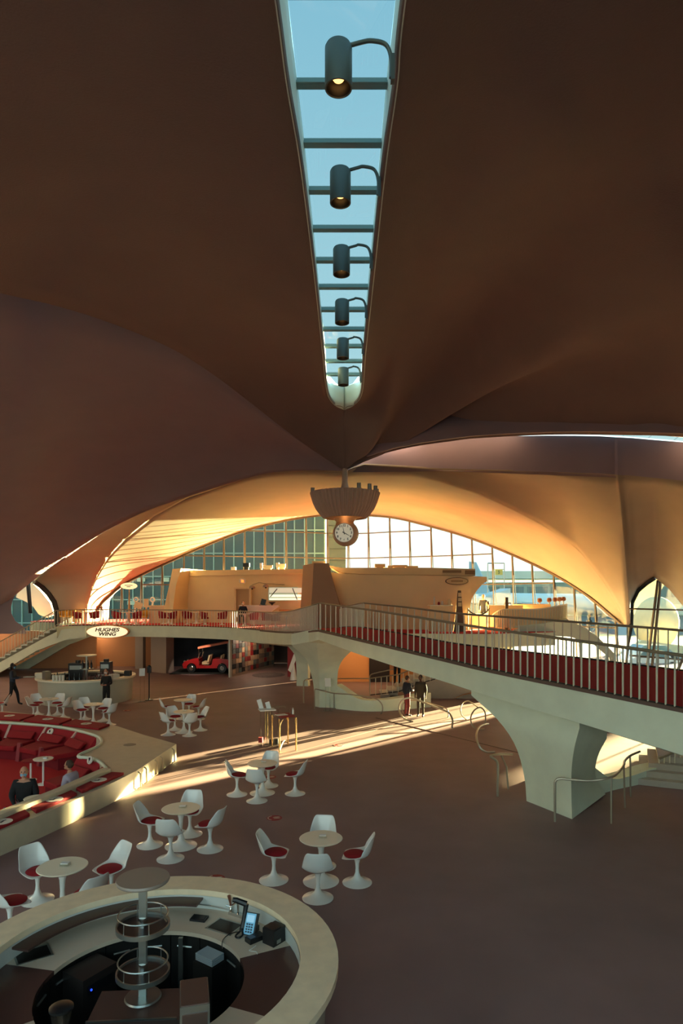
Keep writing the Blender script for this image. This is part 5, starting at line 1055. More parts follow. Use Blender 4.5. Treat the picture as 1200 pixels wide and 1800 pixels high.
for k, (x, d, rz) in enumerate(((137, 39.6, -60), (166, 40, 70), (205, 40, -40), (240, 39.6, 75), (287, 40, -60), (302, 39.4, 90), (329, 39.6, -20), (360, 39.2, -80), (390, 39.0, 80), (446, 37.6, 60), (468, 36.6, -50), (484, 35.8, 70))):
    put('r', RED, Vector(((x - 600) * d / F, d, ZM)), R(rz), 'red tub chair behind the balcony railing, %s from the left' % LW[k], 'red tub chairs in the upper lounge', 'chair')
for k, (x, d, rz) in enumerate(((112, 42.2, 150), (124, 42.2, 170), (253, 41, 180))):
    put('y', YEL, Vector(((x - 600) * d / F, d, ZM)), R(rz), ('yellow tub chair at the left end of the upper lounge, left of two', 'yellow tub chair at the left end of the upper lounge, right of two', 'yellow tub chair below the small oval sign')[k], 'yellow tub chairs', 'chair')
for k, (x, d) in enumerate(((151, 40.5), (224, 40.6), (296, 40.8), (345, 40.7), (430, 37.4), (503, 33.8))):
    put('t', TB, Vector(((x - 600) * d / F, d, ZM)), 0, 'white tulip table behind the balcony railing, %s from the left' % LW[k], 'round tulip tables', 'table')
for k, (x, y0, y1, d) in enumerate(((280, 1066, 1100, 41.3), (340, 1092, 1104, 41.4))):
    a, c = px(x - 18, y0, d), px(x + 19, y1, d); b = MB(); b.box(((a.x + c.x) / 2, d + .3, (a.z + ZM) / 2), (c.x - a.x, .6, a.z - ZM)); b.box(((a.x + c.x) / 2, d + .3, a.z + .03), (c.x - a.x + .06, .66, .06)); tag(b.build('planter', CREAM, smooth=False), ('tall cream counter box beside the leaning pylon', 'low pale bench along the cream wall')[k], ('counter', 'bench')[k])
for k, (x, rz) in enumerate(((239, 0), (268, 0))):
    p = px(x, 1054, 42); t = thing('ring_stand', Vector((p.x, 42, ZM)), ('white ring shaped viewer on a stand, left of two', 'white ring shaped viewer on a stand, right of two')[k], 'stand', 'white ring viewers by the far window')
    b = MB(); b.tube(cr([Vector((p.x - .1, 42, ZM)), Vector((p.x - .08, 42, ZM + .8)), Vector((p.x + .02, 42, p.z - .16))], 10), [.06] * 10, 8); b.build('stem', WHITE, t)
    b = MB(); b.tube([p + Vector((.13 * math.cos(a_), 0, .13 * math.sin(a_))) for a_ in [2 * math.pi * i / 20 for i in range(21)]], .045, 8, cap=False); b.build('ring', WHITE, t)
for k, (x, y, w_, h_) in enumerate(((243, 1064, .5, .4), (257, 1060, .3, .55))):
    p = px(x, y, 41.8); b = MB(); b.box((p.x, 41.8, (p.z + ZM) / 2 - .1), (.08, .08, p.z - ZM)); b.box((p.x, 41.78, p.z), (w_, .05, h_), M=Matrix.Rotation(.3 if k == 0 else 0, 3, 'Y')); tag(b.build('info_stand', CREAM, smooth=False), ('tilted cream panel on a post between the ring viewers', 'upright cream panel on a post beside the right ring viewer')[k], 'panel')
# reception counter at the cream wall
c = px(455, 1080, 39.4)
t = thing('reception_counter', Vector((c.x, 39.4, ZM)), 'white curved reception counter in the upper lounge', 'counter')
A = PL([(419, 1064, 39.4), (490, 1064, 39.4), (489, 1067, 39.4), (476, 1075, 39.4), (474, 1112, 39.4), (440, 1112, 39.4), (438, 1075, 39.4), (420, 1067, 39.4)])
for v in A: v.z = max(v.z, ZM)
b = MB(); b.prism(A, [v + Vector((0, .7, 0)) for v in A]); b.build('body', WHITEM, t, ang=30)
p = px(462, 1063.5, 39.6); b = MB(); b.box(p + Vector((0, 0, .0)), (.42, .3, .03)); b.box(p + Vector((.02, .02, .18)), (.3, .03, .36), M=Matrix.Rotation(.25, 3, 'Y')); tag(b.build('monitor', BLACK, smooth=False), 'black screen on the reception counter', 'monitor')
p = px(478, 1064, 39.6); b = MB(); b.lathe([(.06, 0), (.04, .04), (.05, .06), (.2, .16), (.22, .2), (.18, .2), (.001, .1)], 20, p); tag(b.build('bowl', BLACK), 'dark footed bowl on the reception counter', 'bowl')
t = thing('wall_lamp', px(452, 1032, 39.5), 'pair of grey dome lamps on one thin arm at the cream wall', 'lamp')
for x, y in ((443, 1033), (467, 1031)):
    p = px(x, y, 39.7); b = MB(); b.lathe([(.001, .16), (.1, .14), (.17, .06), (.19, -.04), (.17, -.04), (.001, .08)], 18, p); b.build('dome_shade', mat('dome_grey', (160, 142, 128), .4), t)
    b = MB(); b.ball(p + Vector((0, 0, -.06)), .06, 10); b.build('bulb', DKMET, t)
b = MB(); b.tube([px(443, 1028, 39.7), px(455, 1024, 39.8), px(467, 1026, 39.7), px(500, 1028, 40.2)], .012, 5); b.build('arm', DKMET, t)
t = thing('mirror_shelf', px(501, 1058, 40.3), 'wide glowing shelf window with three bright strips in the cream wall', 'shelf')
a, c = px(471, 1032, 40.25), px(532, 1056, 40.25); b = MB(); b.box((a + c) / 2 + Vector((0, .1, 0)), (c.x - a.x, .12, a.z - c.z)); b.build('back_panel', mat('shelf_glass', (190, 196, 176), .2), t, smooth=False)
for y0, y1, en in ((1033.5, 1042, .35), (1045, 1049.5, .9), (1051.5, 1054.5, .9)):
    p0, p1 = px(473, y0, 40.2), px(530, y1, 40.2); b = MB(); b.box((p0 + p1) / 2, (p1.x - p0.x, .03, p0.z - p1.z)); b.build('lit_strip', mat('strip_glow%d' % (en * 100), (220, 226, 206), .3, emit=(226, 232, 206), estr=en * .7), t, smooth=False)
for (x0, y0), (x1, y1) in (((475, 1049), (487, 1035)), ((514, 1034), (522, 1054))):
    b = MB(); b.tube([px(x0, y0, 40.1), px(x1, y1, 40.1)], .03, 6); b.build('brace', DKMET, t)
b = MB(); a, c = px(490, 1070, 40), px(533, 1076, 40); b.box((a + c) / 2 + Vector((0, .2, 0)), (c.x - a.x, .4, .1)); b.build('ledge', mat('oak', (190, 140, 84), .6), t, smooth=False)
# roof clutter on the block
for k, (x, y, w_, h_, d, m) in enumerate(((432, 993, 11, 7, 42, BLACK), (409, 999, 8, 5, 42, CARD), (458, 994, 4, 9, 41.5, CARD), (470, 996, 16, 5, 41.5, TABLE), (487, 993, 5, 8, 41.5, CARD), (495, 994, 12, 6, 41.4, TABLE), (560, 988, 24, 3.5, 35, CREAM), (668, 994, 18, 6, 36, CREAM), (703, 995, 26, 4, 36, CREAM), (725, 996, 20, 3, 36, CREAM), (686, 996, 8, 4, 36, CREAM))):
    p = px(x, y, d); zb = px(x, 1002, d).z; b = MB(); b.box((p.x, d + .3, p.z), (w_ * d / F, .4, h_ * d / F)); b.box((p.x, d + .3, (zb + p.z) / 2), (w_ * d / F * .7, .25, abs(p.z - zb)))
    tag(b.build('roof_box', m, smooth=False), ('black speaker box on top of the cream block', 'round white cap on top of the cream block', 'slim bright bottle shaped case on the block top', 'low tan crate on the block top', 'bright upright case beside the tan crate', 'tan crate at the right of the bright cases', 'flat plank across the top of the middle pylon', 'cream box pile at the left of the hull top', 'long flat cream pack on the hull top', 'thin cream board at the right of the hull top pile', 'small cream block between the hull top packs')[k], 'box')
# right: host station, white bar, rope, bronze post, seating bay
b = MB(); p = px(806, 1100, 32); A = PL([(797, 1112, 31.8), (816, 1112, 31.8), (810, 1038, 31.8), (805, 1038, 31.8)]); b.prism(A, [v + Vector((0, .15, 0)) for v in A]); t = thing('menu_board', Vector((A[0].x + .3, 31.9, ZM)), 'tall tapered menu board below the oval hull sign', 'sign'); b.build('board', mat('bronze_board', (112, 84, 62), .5), t, smooth=False)
for y0, y1 in ((1042, 1049), (1051, 1057), (1059, 1066)): p0, p1 = px(805, y0, 31.75), px(811, y1, 31.75); b = MB(); b.box((p0 + p1) / 2, (p1.x - p0.x, .02, p0.z - p1.z)); b.build('menu_sheet', CREAM, t, smooth=False)
a, c = px(755, 1065, 32), px(795, 1112, 32); t = thing('host_desk', Vector(((a.x + c.x) / 2, 32.2, ZM)), 'cream host desk against the hull wall', 'desk')
b = MB(); b.box(((a.x + c.x) / 2, 32.2, (a.z + ZM) / 2), (c.x - a.x, .5, a.z - ZM)); b.build('body', CREAM, t, smooth=False); b = MB(); b.box(((a.x + c.x) / 2, 32.2, a.z + .02), (c.x - a.x + .08, .58, .04)); b.build('top', TABLE, t, smooth=False)
for x, h_, w_, m, lb in ((763, .42, .09, WHITEM, 'tall white bottle on the host desk'), (771, .16, .11, STR, 'small red can on the host desk'), (790, .3, .22, CREAM, 'cream vase on the host desk'), (777, .2, .1, CARD, 'white cup on the host desk')):
    p = px(x, 1065, 32.2); p.z = a.z + .04; b = MB(); b.lathe([(.001, 0), (w_ / 2, 0), (w_ / 2 * 1.1, h_ * .6), (w_ / 3, h_ * .85), (w_ / 3, h_), (.001, h_)], 14, p); tag(b.build('desk_item', m), lb, 'container')
a, c = px(826, 1079, 35), px(858, 1079, 35); t = thing('white_bar', Vector(((a.x + c.x) / 2, 35.2, ZM)), 'short white bar in bright sun right of the hull', 'bar counter')
b = MB(); b.box(((a.x + c.x) / 2, 35.2, a.z - .05), (c.x - a.x + .1, .7, .1)); b.build('top', WHITEM, t, smooth=False); b = MB(); b.box(((a.x + c.x) / 2, 35.3, (a.z + ZM) / 2 - .05), (c.x - a.x - .1, .4, a.z - ZM - .1)); b.build('front', CREAM, t, smooth=False)
t = thing('rope_barrier', px(825, 1100, 33.2), 'black rope barrier between two posts in front of the white bar', 'rope barrier')
for x in (822, 859): p = px(x, 1070, 33.2); b = MB(); b.cyl((p.x, 33.2, ZM), (p.x, 33.2, p.z), .035, n=10); b.ball((p.x, 33.2, p.z), .05, 8); b.lathe([(.001, .03), (.14, .02), (.15, 0)], 16, (p.x, 33.2, ZM)); b.build('post', BRASS, t)
b = MB(); b.tube(cr([px(822, 1071, 33.2), px(829, 1077, 33.2), px(840, 1081, 33.2), px(851, 1078, 33.2), px(859, 1071, 33.2)], 20), .035, 8); b.build('rope', BLACK, t)
b = MB(); p = px(890, 1050, 33); b.box((p.x, 33, (p.z + ZM) / 2), (.14, .1, p.z - ZM)); b.box((p.x + .05, 32.98, p.z - .3), (.3, .12, .06)); tag(b.build('bronze_post', BRONZE, smooth=False), 'tall bronze post at the left of the seating bay', 'post')
t = thing('bay_parapet', px(930, 1095, 32.6), 'curved slatted parapet around the raised seating bay', 'parapet')
base = cr(PL([(862, 1100, 33.4), (880, 1100, 32.6), (910, 1100, 32.2), (945, 1100, 32.1), (975, 1096, 32.4), (993, 1090, 33.2), (996, 1087, 34.2)]), 40)
topz = [v.x for v in cr([Vector((H - (y - HOR) * 32.5 / F, 0, 0)) for y in (1086, 1073, 1071.5, 1071, 1067, 1064, 1064)], 40)]
for v in base: v.z = 3.1
b = MB(); b.grid([[v for v in base], [Vector((v.x, v.y, z)) for v, z in zip(base, topz)], [Vector((v.x + .0, v.y + .1, z)) for v, z in zip(base, topz)], [v + Vector((0, .1, 0)) for v in base]]); b.build('parapet_wall', CREAM, t)
b = MB(); b.tube([Vector((v.x, v.y, z + .02)) for v, z in zip(base, topz)], .035, 6); b.build('cap_rail', TABLE, t)
for i in range(3, 38): v = base[i]; inst('slat', bal_me, t, v + Vector((0, -.03, 0)), sc=(1.2, 1.2, topz[i] - v.z))
b = MB(); p0, p1 = px(858, 1064, 34), px(918, 1104, 34); b.box(((p0.x + p1.x) / 2, 34, (p0.z + ZM) / 2), (p1.x - p0.x, .2, p0.z - ZM)); tag(b.build('screen_wall', CREAM, smooth=False), 'low cream screen behind the slatted parapet', 'screen')
b = MB(); p = px(943, 1064, 34.2); b.lathe([(.75, 0), (.78, 0), (.82, .28), (.72, .3), (.68, .05)], 32, (p.x, 35.1, p.z - .25), R(0), R(360), sx=1.25, sy=.7); tag(b.build('curved_banquette', CREAM), 'round cream banquette inside the seating bay', 'sofa')
for k, x in enumerate((948, 965, 975, 983, 990)):
    p = px(x, 1055 - .6 * k, 34.9 + .12 * k); t = thing('round_stool', Vector((p.x, p.y, 3.1)), 'brown dome topped stool in the seating bay, %s from the left' % LW[k], 'stool', 'dome topped stools in the seating bay')
    b = MB(); b.lathe([(.001, .12), (.09, .1), (.13, .02), (.12, -.08), (.06, -.12), (.001, -.12)], 16, p); b.build('dome_top', mat('dome_wood', (150, 92, 58), .5), t)
    b = MB(); b.cyl((p.x, p.y, 3.1), (p.x, p.y, p.z - .1), .035, n=8); b.build('stem', WHITEM, t)
# ================================================================== SUNKEN RED LOUNGE
SEAT = mat('seat_fabric', (156, 14, 30), .85, var=.05, vscale=6)
def seat_module(a, c, a2, c2, label, div=True):
    """a,c: rim points (back); a2,c2: matching points inside at the seat front"""
    a, c, a2, c2 = [Vector((p[0], p[1], 0)) for p in (a, c, a2, c2)]; a, c = a.lerp(c, .03), c.lerp(a, .03); a2, c2 = a2.lerp(c2, .05), c2.lerp(a2, .05); t = thing('lounge_seat', (a + c + a2 + c2) / 4 + Vector((0, 0, -.38)), label, 'sofa seat', 'built-in red seats of the sunken lounge')
    up_ = lambda p, z: Vector((p.x, p.y, z)); L_ = lambda p, q, f: p.lerp(q, f)
    b = MB(); A = [up_(L_(a, a2, .06), .43), up_(L_(c, c2, .06), .43), up_(L_(c, c2, .30), .0), up_(L_(a, a2, .30), .0)]; B = [up_(L_(a, a2, .01), .43), up_(L_(c, c2, .01), .43), up_(L_(c, c2, .12), .0), up_(L_(a, a2, .12), .0)]; b.prism(A, B); b.build('backrest', SEAT, t, smooth=False)
    i0, i1 = .06, .94
    b = MB(); A = [up_(L_(L_(a, a2, .28), L_(c, c2, .28), i0), .10), up_(L_(L_(a, a2, .28), L_(c, c2, .28), i1), .10), up_(L_(L_(a, a2, 1), L_(c, c2, 1), i1), .06), up_(L_(L_(a, a2, 1), L_(c, c2, 1), i0), .06)]; b.prism(A, [p - Vector((0, 0, .16)) for p in A]); o = b.build('seat_cushion', REDF, t, smooth=False)
    md = o.modifiers.new('bv', 'BEVEL'); md.width = .04; md.segments = 3
    b = MB(); A = [up_(L_(L_(a, a2, .20), L_(c, c2, .20), .1), .30), up_(L_(L_(a, a2, .20), L_(c, c2, .20), .9), .30), up_(L_(L_(a, a2, .36), L_(c, c2, .36), .9), .11), up_(L_(L_(a, a2, .36), L_(c, c2, .36), .1), .11)]
    nrm_ = (a2 - a).normalized() * .12 + Vector((0, 0, .03)); b.prism(A, [p + nrm_ for p in A]); o = b.build('back_cushion', REDF, t, smooth=False); md = o.modifiers.new('bv', 'BEVEL'); md.width = .035; md.segments = 3
    b = MB(); A = [up_(L_(a, a2, .35), -.06), up_(L_(c, c2, .35), -.06), up_(L_(c, c2, .92), -.06), up_(L_(a, a2, .92), -.06)]; b.prism(A, [up_(p, -.38) for p in A]); b.build('plinth', REDDK, t, smooth=False)
    if div:
        b = MB(); s_ = (c - a).normalized() * .05; A = [up_(L_(a, a2, .08), .44), up_(L_(a, a2, .34), .08), up_(L_(a, a2, .26), .08), up_(L_(a, a2, .02), .44)]; b.prism([p - s_ for p in A], [p + s_ for p in A]); b.build('divider', mat('divider_paint', (196, 160, 150), .5), t, smooth=False)
        b = MB(); A = [up_(L_(a, a2, .84), -.38), up_(L_(a, a2, 1.02), -.38), up_(L_(a, a2, .96), .16), up_(L_(a, a2, .9), .16)]; b.prism([p - s_ * 1.6 for p in A], [p + s_ * 1.6 for p in A]); b.build('arm_post', mat('arm_red', (150, 60, 66), .6), t, smooth=False)
    return t
rimF = [(-14.0, 22.25), (-12.4, 21.98), (-11.0, 21.67), (-9.6, 21.25), (-8.3, 20.55), (-7.3, 19.6)]
infF = [(-13.7, 20.9), (-12.3, 20.7), (-11.0, 20.35), (-10.0, 20.05), (-9.1, 19.5), (-8.3, 18.9)]
for k in range(5): seat_module(rimF[k], rimF[k + 1], infF[k], infF[k + 1], 'built-in red seat on the far curve of the sunken lounge, %s from the left' % LW[k])
seat_module((-7.0, 17.35), (-6.05, 16.6), (-7.6, 16.5), (-6.9, 15.9), 'built-in red seat in the small lobe behind the fleece wearer', False)
seat_module((-5.95, 16.4), (-5.9, 15.3), (-6.75, 15.9), (-6.75, 15.0), 'built-in red seat under the person in lavender fleece', False)
seat_module((-6.0, 15.1), (-6.5, 13.3), (-6.9, 15.3), (-7.3, 13.7), 'built-in red seat along the near side of the lounge', False)
# outer benches: cushions with round white stickers
def bench(a, c, d, e, label, grp, lab2):
    P = [Vector((p[0], p[1], .45)) for p in (a, c, d, e)]; ctr = sum(P, Vector()) / 4
    t = thing('bench_cushion', ctr, label, 'bench cushion', grp); b = MB(); b.prism(P, [p + Vector((0, 0, .07)) for p in P]); o = b.build('pad', REDF, t, smooth=False); md = o.modifiers.new('bv', 'BEVEL'); md.width = .02; md.segments = 2
    b = MB(); b.lathe([(.001, .078), (.17, .078), (.17, .071)], 28, ctr); s_ = b.build('sticker', mat('sticker_paper', (222, 214, 200), .6), t)
    b = MB(); q = ctr + Vector((0, 0, .08)); b.ball(q + Vector((.02, .06, 0)), .018, 8, (1, 1, .1)); b.box(q + Vector((0, 0, 0)), (.035, .09, .003)); b.box(q + Vector((-.03, -.06, 0)), (.1, .03, .003)); b.build('seated_figure_mark', BLACK, s_, smooth=False)
curbX = lambda d: lerp(-6.2, -5.0, (d - 11.82) / (15.9 - 11.82)); parX = lambda d: lerp(-6.57, -5.72, (d - 12.54) / 3.06) + .24
for k, (d0, d1) in enumerate(((14.05, 15.5), (12.75, 13.9), (11.4, 12.6), (10.1, 11.25))):
    bench((parX(d0 + .25), d0 + .25), (curbX(d0) - .05, d0), (curbX(d1) - .05, d1), (parX(d1 + (.25 if k else .05)), d1 + (.25 if k else .05)), 'red bench pad with white sticker on the near kerb, %s from the right' % LW[k], 'red bench pads on the near kerb', '')
for k in range(4):
    f0, f1 = k / 4 + .01, (k + 1) / 4 - .01
    A0, A1 = Vector((-7.6, 20.55)), Vector((-14, 22.75)); B0, B1 = Vector((-7.5, 21.25)), Vector((-14, 23.9))
    kk = lambda f, P, Q, bow: P.lerp(Q, f) + Vector((0, bow * math.sin(math.pi * f)))
    bench(kk(f0, A0, A1, .35), kk(f1, A0, A1, .35), kk(f1, B0, B1, .38), kk(f0, B0, B1, .38), 'red bench pad on the far kerb of the lounge, %s from the right' % LW[k], 'red bench pads on the far kerb', '')
# drain grille in the platform
p = pz(228, 1309, .45); b = MB(); b.lathe([(.001, .004), (.17, .004), (.18, 0)], 28, p); tag(b.build('floor_outlet', mat('outlet_grey', (140, 130, 112), .6)), 'round grey cover set in the lounge platform', 'cover')
# vertical fins of handrail on the sunlit kerb face
for k, (x, y) in enumerate(((241, 1368), (248, 1363), (262, 1351), (272, 1345), (294, 1327))):
    b = MB(); d = (15.9, 16.3, 17.0, 17.4, 18.3)[k]; X = lerp(-5.0, -4.75, (d - 15.9) / 2.85) + .03; b.tube([Vector((X, d, .43)), Vector((X + .06, d, .38)), Vector((X + .07, d, .06)), Vector((X, d, .02))], .018, 6); tag(b.build('kerb_bracket', BRASS), 'bronze bracket on the sunlit lounge kerb, %s from the left' % LW[k], 'bracket', 'brackets on the lounge kerb')
# round stickers on the seat backs
for k, (x, y, d) in enumerate(((88, 1287, 20.92), (158, 1336, 16.75))):
    p = px(x, y, d); t = thing('seat_sticker', p, ('round white sticker on the far red seat back', 'round white sticker on the red seat back of the small lobe')[k], 'sticker')
    nrm_ = Vector((-.4, -.72, .57)).normalized() if k == 0 else Vector((-.55, -.8, .3)).normalized(); b = MB(); b.cyl(p - nrm_ * .01, p + nrm_ * .012, .13 if k == 0 else .105, n=24); b.build('disc', mat('sticker_paper', (222, 214, 200), .6), t)
    b = MB(); b.box(p + nrm_ * .015, (.04, .006, .12)); b.box(p + nrm_ * .015 + Vector((.01, 0, -.06)), (.09, .006, .02)); b.build('figure_mark', BLACK, t, smooth=False)
# low tables in the lounge
for k, (p, lab) in enumerate(((px(76, 1333, 17.6), 'low round white table in front of the far red seats'), (px(62, 1402, 13.75), 'low round white table beside the man in black'), (px(54, 1336, 18.0), 'low red topped stool left of the far round table'))):
    t = thing('low_table', Vector((p.x, p.y, -.38)), lab, 'table'); r_ = (.26, .23, .24)[k]; zt = p.z
    b = MB(); b.lathe([(.001, zt), (r_ - .01, zt), (r_, zt - .01), (r_ - .02, zt - .035), (.001, zt - .035)], 32, (p.x, p.y, 0)); b.build('tabletop', TABLE if k < 2 else REDF, t)
    b = MB(); b.cyl((p.x, p.y, -.36), (p.x, p.y, zt - .03), .028, n=10); b.lathe([(.16, -.38), (.16, -.365), (.03, -.35)], 20, (p.x, p.y, 0)); b.build('stem', WHITE, t)
    if k < 2: b = MB(); b.box(Vector((p.x + .06, p.y, zt + .015)), (.1, .08, .03)); tag(b.build('card_box', CARD, smooth=False), ('white card box on the far lounge table', 'white card box on the near lounge table')[k], 'box')
b = MB(); p = Vector((-6.98, 13.85, .16)); n = 10
b.grid([[p + Vector((-.16 + .32 * i / 6, -.12 + .24 * j / 6, .05 * math.sin(i * 1.7 + j) + .06 - .02 * j)) for i in range(7)] for j in range(7)]); b.grid([[p + Vector((-.16 + .32 * i / 6, -.12 + .24 * j / 6, -.03)) for i in range(7)] for j in range(7)]); 
tag(b.build('plastic_bag', BADGE), 'crumpled light blue bag in the lap of the man in black', 'bag')

# ================================================================== NEAR ROUND BAR
NBX, NBY = -1.98, 6.5
nbar, C = round_bar((NBX, NBY), 1.95, 'near round bar with cream stone rim and open service well', mat('near_bar_front', (170, 158, 140), .5), 'near')
pol = lambda r, a, z: C + Vector((r * math.cos(R(a)), r * math.sin(R(a)), z))
b = MB(); b.lathe([(1.565, 1.03), (1.57, .86)], 72, C); b.lathe([(1.60, 1.03), (1.60, .86)], 72, C); b.build('splash_wall', mat('splash_white', (206, 208, 202), .4), nbar)
b = MB(); b.ring(1.36, 1.57, .985, 1.01, 28, C, R(80), R(165)); b.build('glass_rack_shelf', mat('dark_stain', (70, 46, 40), .4), nbar)
WORK = mat('worktop', (206, 186, 164), .4)
def arc(a0, a1, m, nm, r0=1.0, r1=1.57, z0=.83, z1=.875):
    b = MB(); b.ring(r0, r1, z0, z1, 40, C, R(a0), R(a1)); return b.build(nm, m, nbar, ang=30)
DSTAIN = mat('dark_drain_board', (84, 58, 52), .25)
arc(26, 168, WORK, 'worktop'); arc(-22, 26, DSTAIN, 'drain_board'); arc(168, 215, DSTAIN, 'drain_board'); arc(215, 338, WORK, 'worktop')
CAB = mat('cabinet_black', (26, 24, 22), .5)
for k, a in enumerate(range(30, 330, 20)):
    b = MB(); b.ring(1.03, 1.5, .08, .82, 6, C, R(a), R(a + 19.4)); d_ = b.build('cabinet', CAB, nbar, ang=30)
    b = MB(); p0, p1 = pol(1.015, a + 5, .70), pol(1.015, a + 15, .70); b.tube([p0, p1], .012, 6); b.build('handle', STEEL, d_)
b = MB(); b.lathe([(.001, .012), (1.5, .012), (1.5, 0)], 48, C); b.build('well_floor', mat('well_floor', (40, 32, 30), .6), nbar)
b = MB(); p = pol(1.0, 82, 0); b.box((p.x, p.y - .02, .42), (.05, .05, .8)); b.build('upright', STEEL, nbar, smooth=False)
# sinks and taps
def sink(px_, py_, rz, lab):
    p = pz(px_, py_, .875); t = thing('bar_sink', p, lab, 'sink', 'sinks in the near bar')
    b = MB(); M = Matrix.Rotation(rz, 3, 'Z')
    for (x, y, w_, h_) in ((0, .13, .36, .02), (0, -.13, .36, .02), (.17, 0, .02, .26), (-.17, 0, .02, .26)): b.box(p + M @ Vector((x, y, .004)), (w_, h_, .008), rz=rz)
    b.build('steel_rim', STEEL, t, smooth=False); b = MB(); b.box(p + Vector((0, 0, .002)), (.33, .25, .005), rz=rz); b.build('dark_basin', mat('basin_dark', (30, 26, 24), .3, metal=.5), t, smooth=False)
def tap(px_, py_, rz, lab):
    p = pz(px_, py_, .875); t = thing('bar_tap', p, lab, 'tap', 'taps in the near bar'); M = Matrix.Rotation(rz, 3, 'Z')
    b = MB(); b.box(p + Vector((0, 0, .02)), (.26, .05, .035), rz=rz); b.build('tap_base', CHROME, t)
    b = MB(); b.tube(cr([p + Vector((0, 0, .03)), p + Vector((0, 0, .14)), p + M @ Vector((0, -.03, .18)), p + M @ Vector((0, -.12, .17)), p + M @ Vector((0, -.14, .12))], 14), .013, 8); b.build('spout', CHROME, t)
    for s in (-1, 1): b = MB(); b.cyl(p + M @ Vector((s * .1, 0, .03)), p + M @ Vector((s * .1, 0, .09)), .014, n=8); b.tube([p + M @ Vector((s * .1, 0, .09)), p + M @ Vector((s * .16, -.03, .11))], .01, 6); b.build('tap_handle', CHROME, t)
sink(395, 1629, R(-28), 'steel sink in the worktop left of the desk phone'); sink(58, 1678, R(35), 'steel sink at the left end of the bar worktop')
tap(418, 1611, R(-30), 'chrome mixer tap behind the sink near the phone'); tap(34, 1660, R(38), 'chrome mixer tap behind the left sink')
b = MB(); p = pz(350, 1616, .875); b.box(p + Vector((0, 0, .012)), (.19, .13, .024), rz=R(-12)); b.box(p + Vector((0, 0, .026)), (.15, .09, .006), rz=R(-12)); tag(b.build('black_tray', BLACK, smooth=False), 'small black tray on the worktop beside the sink', 'tray')
# tap handle with red tip lying as a beer tap by the wall
b = MB(); p = pz(405, 1606, .875); b.cyl(p, p + Vector((0, 0, .12)), .012, n=8); b.tube([p + Vector((0, 0, .12)), p + Vector((-.02, 0, .22))], [.012, .022], 8); tag(b.build('pump_handle', mat('copper', (150, 96, 76), .35, metal=.6)), 'upright copper pump handle left of the mixer tap', 'tap')
# desk phone with raised handset
p = pz(440, 1642, .875); t = thing('desk_phone', p, 'black desk phone with pale blue keypad face on the worktop', 'phone'); M = Matrix.Rotation(R(-18), 3, 'Z') @ Matrix.Rotation(R(62), 3, 'X')
b = MB(); b.box(p + Vector((0, .03, .10)), (.155, .24, .045), M=M); b.box(p + Vector((0, .06, .03)), (.15, .12, .06), rz=R(-18)); b.build('phone_body', BLACK, t, smooth=False)
fcn = M @ Vector((0, 0, 1)); q = p + Vector((0, .03, .10)) + fcn * .0245
b = MB(); b.box(q, (.12, .22, .006), M=M); fp = b.build('face_plate', mat('phone_blue', (128, 186, 214), .3, emit=(110, 180, 215), estr=.12), t, smooth=False)
b = MB(); b.box(q + M @ Vector((0, .055, .005)), (.09, .075, .005), M=M); b.build('screen', mat('phone_screen', (170, 206, 226), .2, emit=(150, 200, 230), estr=.25), fp, smooth=False)
for i in range(3):
    for j in range(4): b = MB(); b.box(q + M @ Vector((-.03 + .03 * i, -.005 - .026 * j, .006)), (.02, .016, .006), M=M); b.build('key', mat('key_dark', (40, 60, 80), .4), fp, smooth=False)
b = MB(); h0 = p + Vector((-.105, .02, .02)); b.tube([h0, h0 + Vector((.02, .05, .12)), h0 + Vector((.045, .07, .28))], [.028, .024, .03], 8); b.tube([h0 + Vector((.045, .07, .28)), h0 + Vector((-.07, .06, .33)), h0 + Vector((-.11, .05, .34))], [.035, .032, .028], 8); b.build('handset', BLACK, t)
b = MB(); b.tube(cr([p + Vector((-.12, -.0, .03)), p + Vector((-.16, -.06, .01)), p + Vector((-.12, -.10, .008)), p + Vector((-.08, -.05, .02)), p + Vector((-.1, .0, .06))], 24), .011, 6); b.build('coiled_cord', BLACK, t)
b = MB(); cp = [pz(x, y, .885) for x, y in ((424, 1637), (405, 1641), (393, 1650), (390, 1660), (391, 1668))]; b.tube(cr(cp, 20), .005, 5); tag(b.build('cable', BLACK), 'thin black cable running from the phone over the worktop edge', 'cable')
# card printer and terminal
p = pz(482, 1655, .875); t = thing('receipt_printer', p, 'black cube receipt printer at the right end of the worktop', 'printer'); rz = R(-38)
b = MB(); b.box(p + Vector((0, 0, .085)), (.17, .2, .17), rz=rz); b.build('body', BLACK, t, smooth=False); b = MB(); b.box(p + Matrix.Rotation(rz, 3, 'Z') @ Vector((0, -.03, .175)), (.15, .12, .02), rz=rz); b.build('lid', CAB, t, smooth=False); b = MB(); b.box(p + Matrix.Rotation(rz, 3, 'Z') @ Vector((.088, -.02, .04)), (.006, .06, .04), rz=rz); b.build('label', STEEL, t, smooth=False)
p = pz(448, 1653, .875); t = thing('card_terminal', p, 'flat black card terminal left of the receipt printer', 'terminal'); b = MB(); b.box(p + Vector((0, 0, .028)), (.11, .2, .05), rz=R(-48)); b.build('body', BLACK, t, smooth=False); b = MB(); b.box(p + Matrix.Rotation(R(-48), 3, 'Z') @ Vector((0, -.05, .055)), (.08, .07, .008), rz=R(-48)); b.build('screen', mat('term_grey', (60, 70, 80), .3), t, smooth=False)
b = MB(); cp = [pz(x, y, .885) for x, y in ((450, 1662), (442, 1668), (438, 1671), (450, 1673), (452, 1677))]; b.tube(cr(cp, 20), .004, 5); tag(b.build('cable', CARD), 'thin pale cable in front of the card terminal', 'cable')
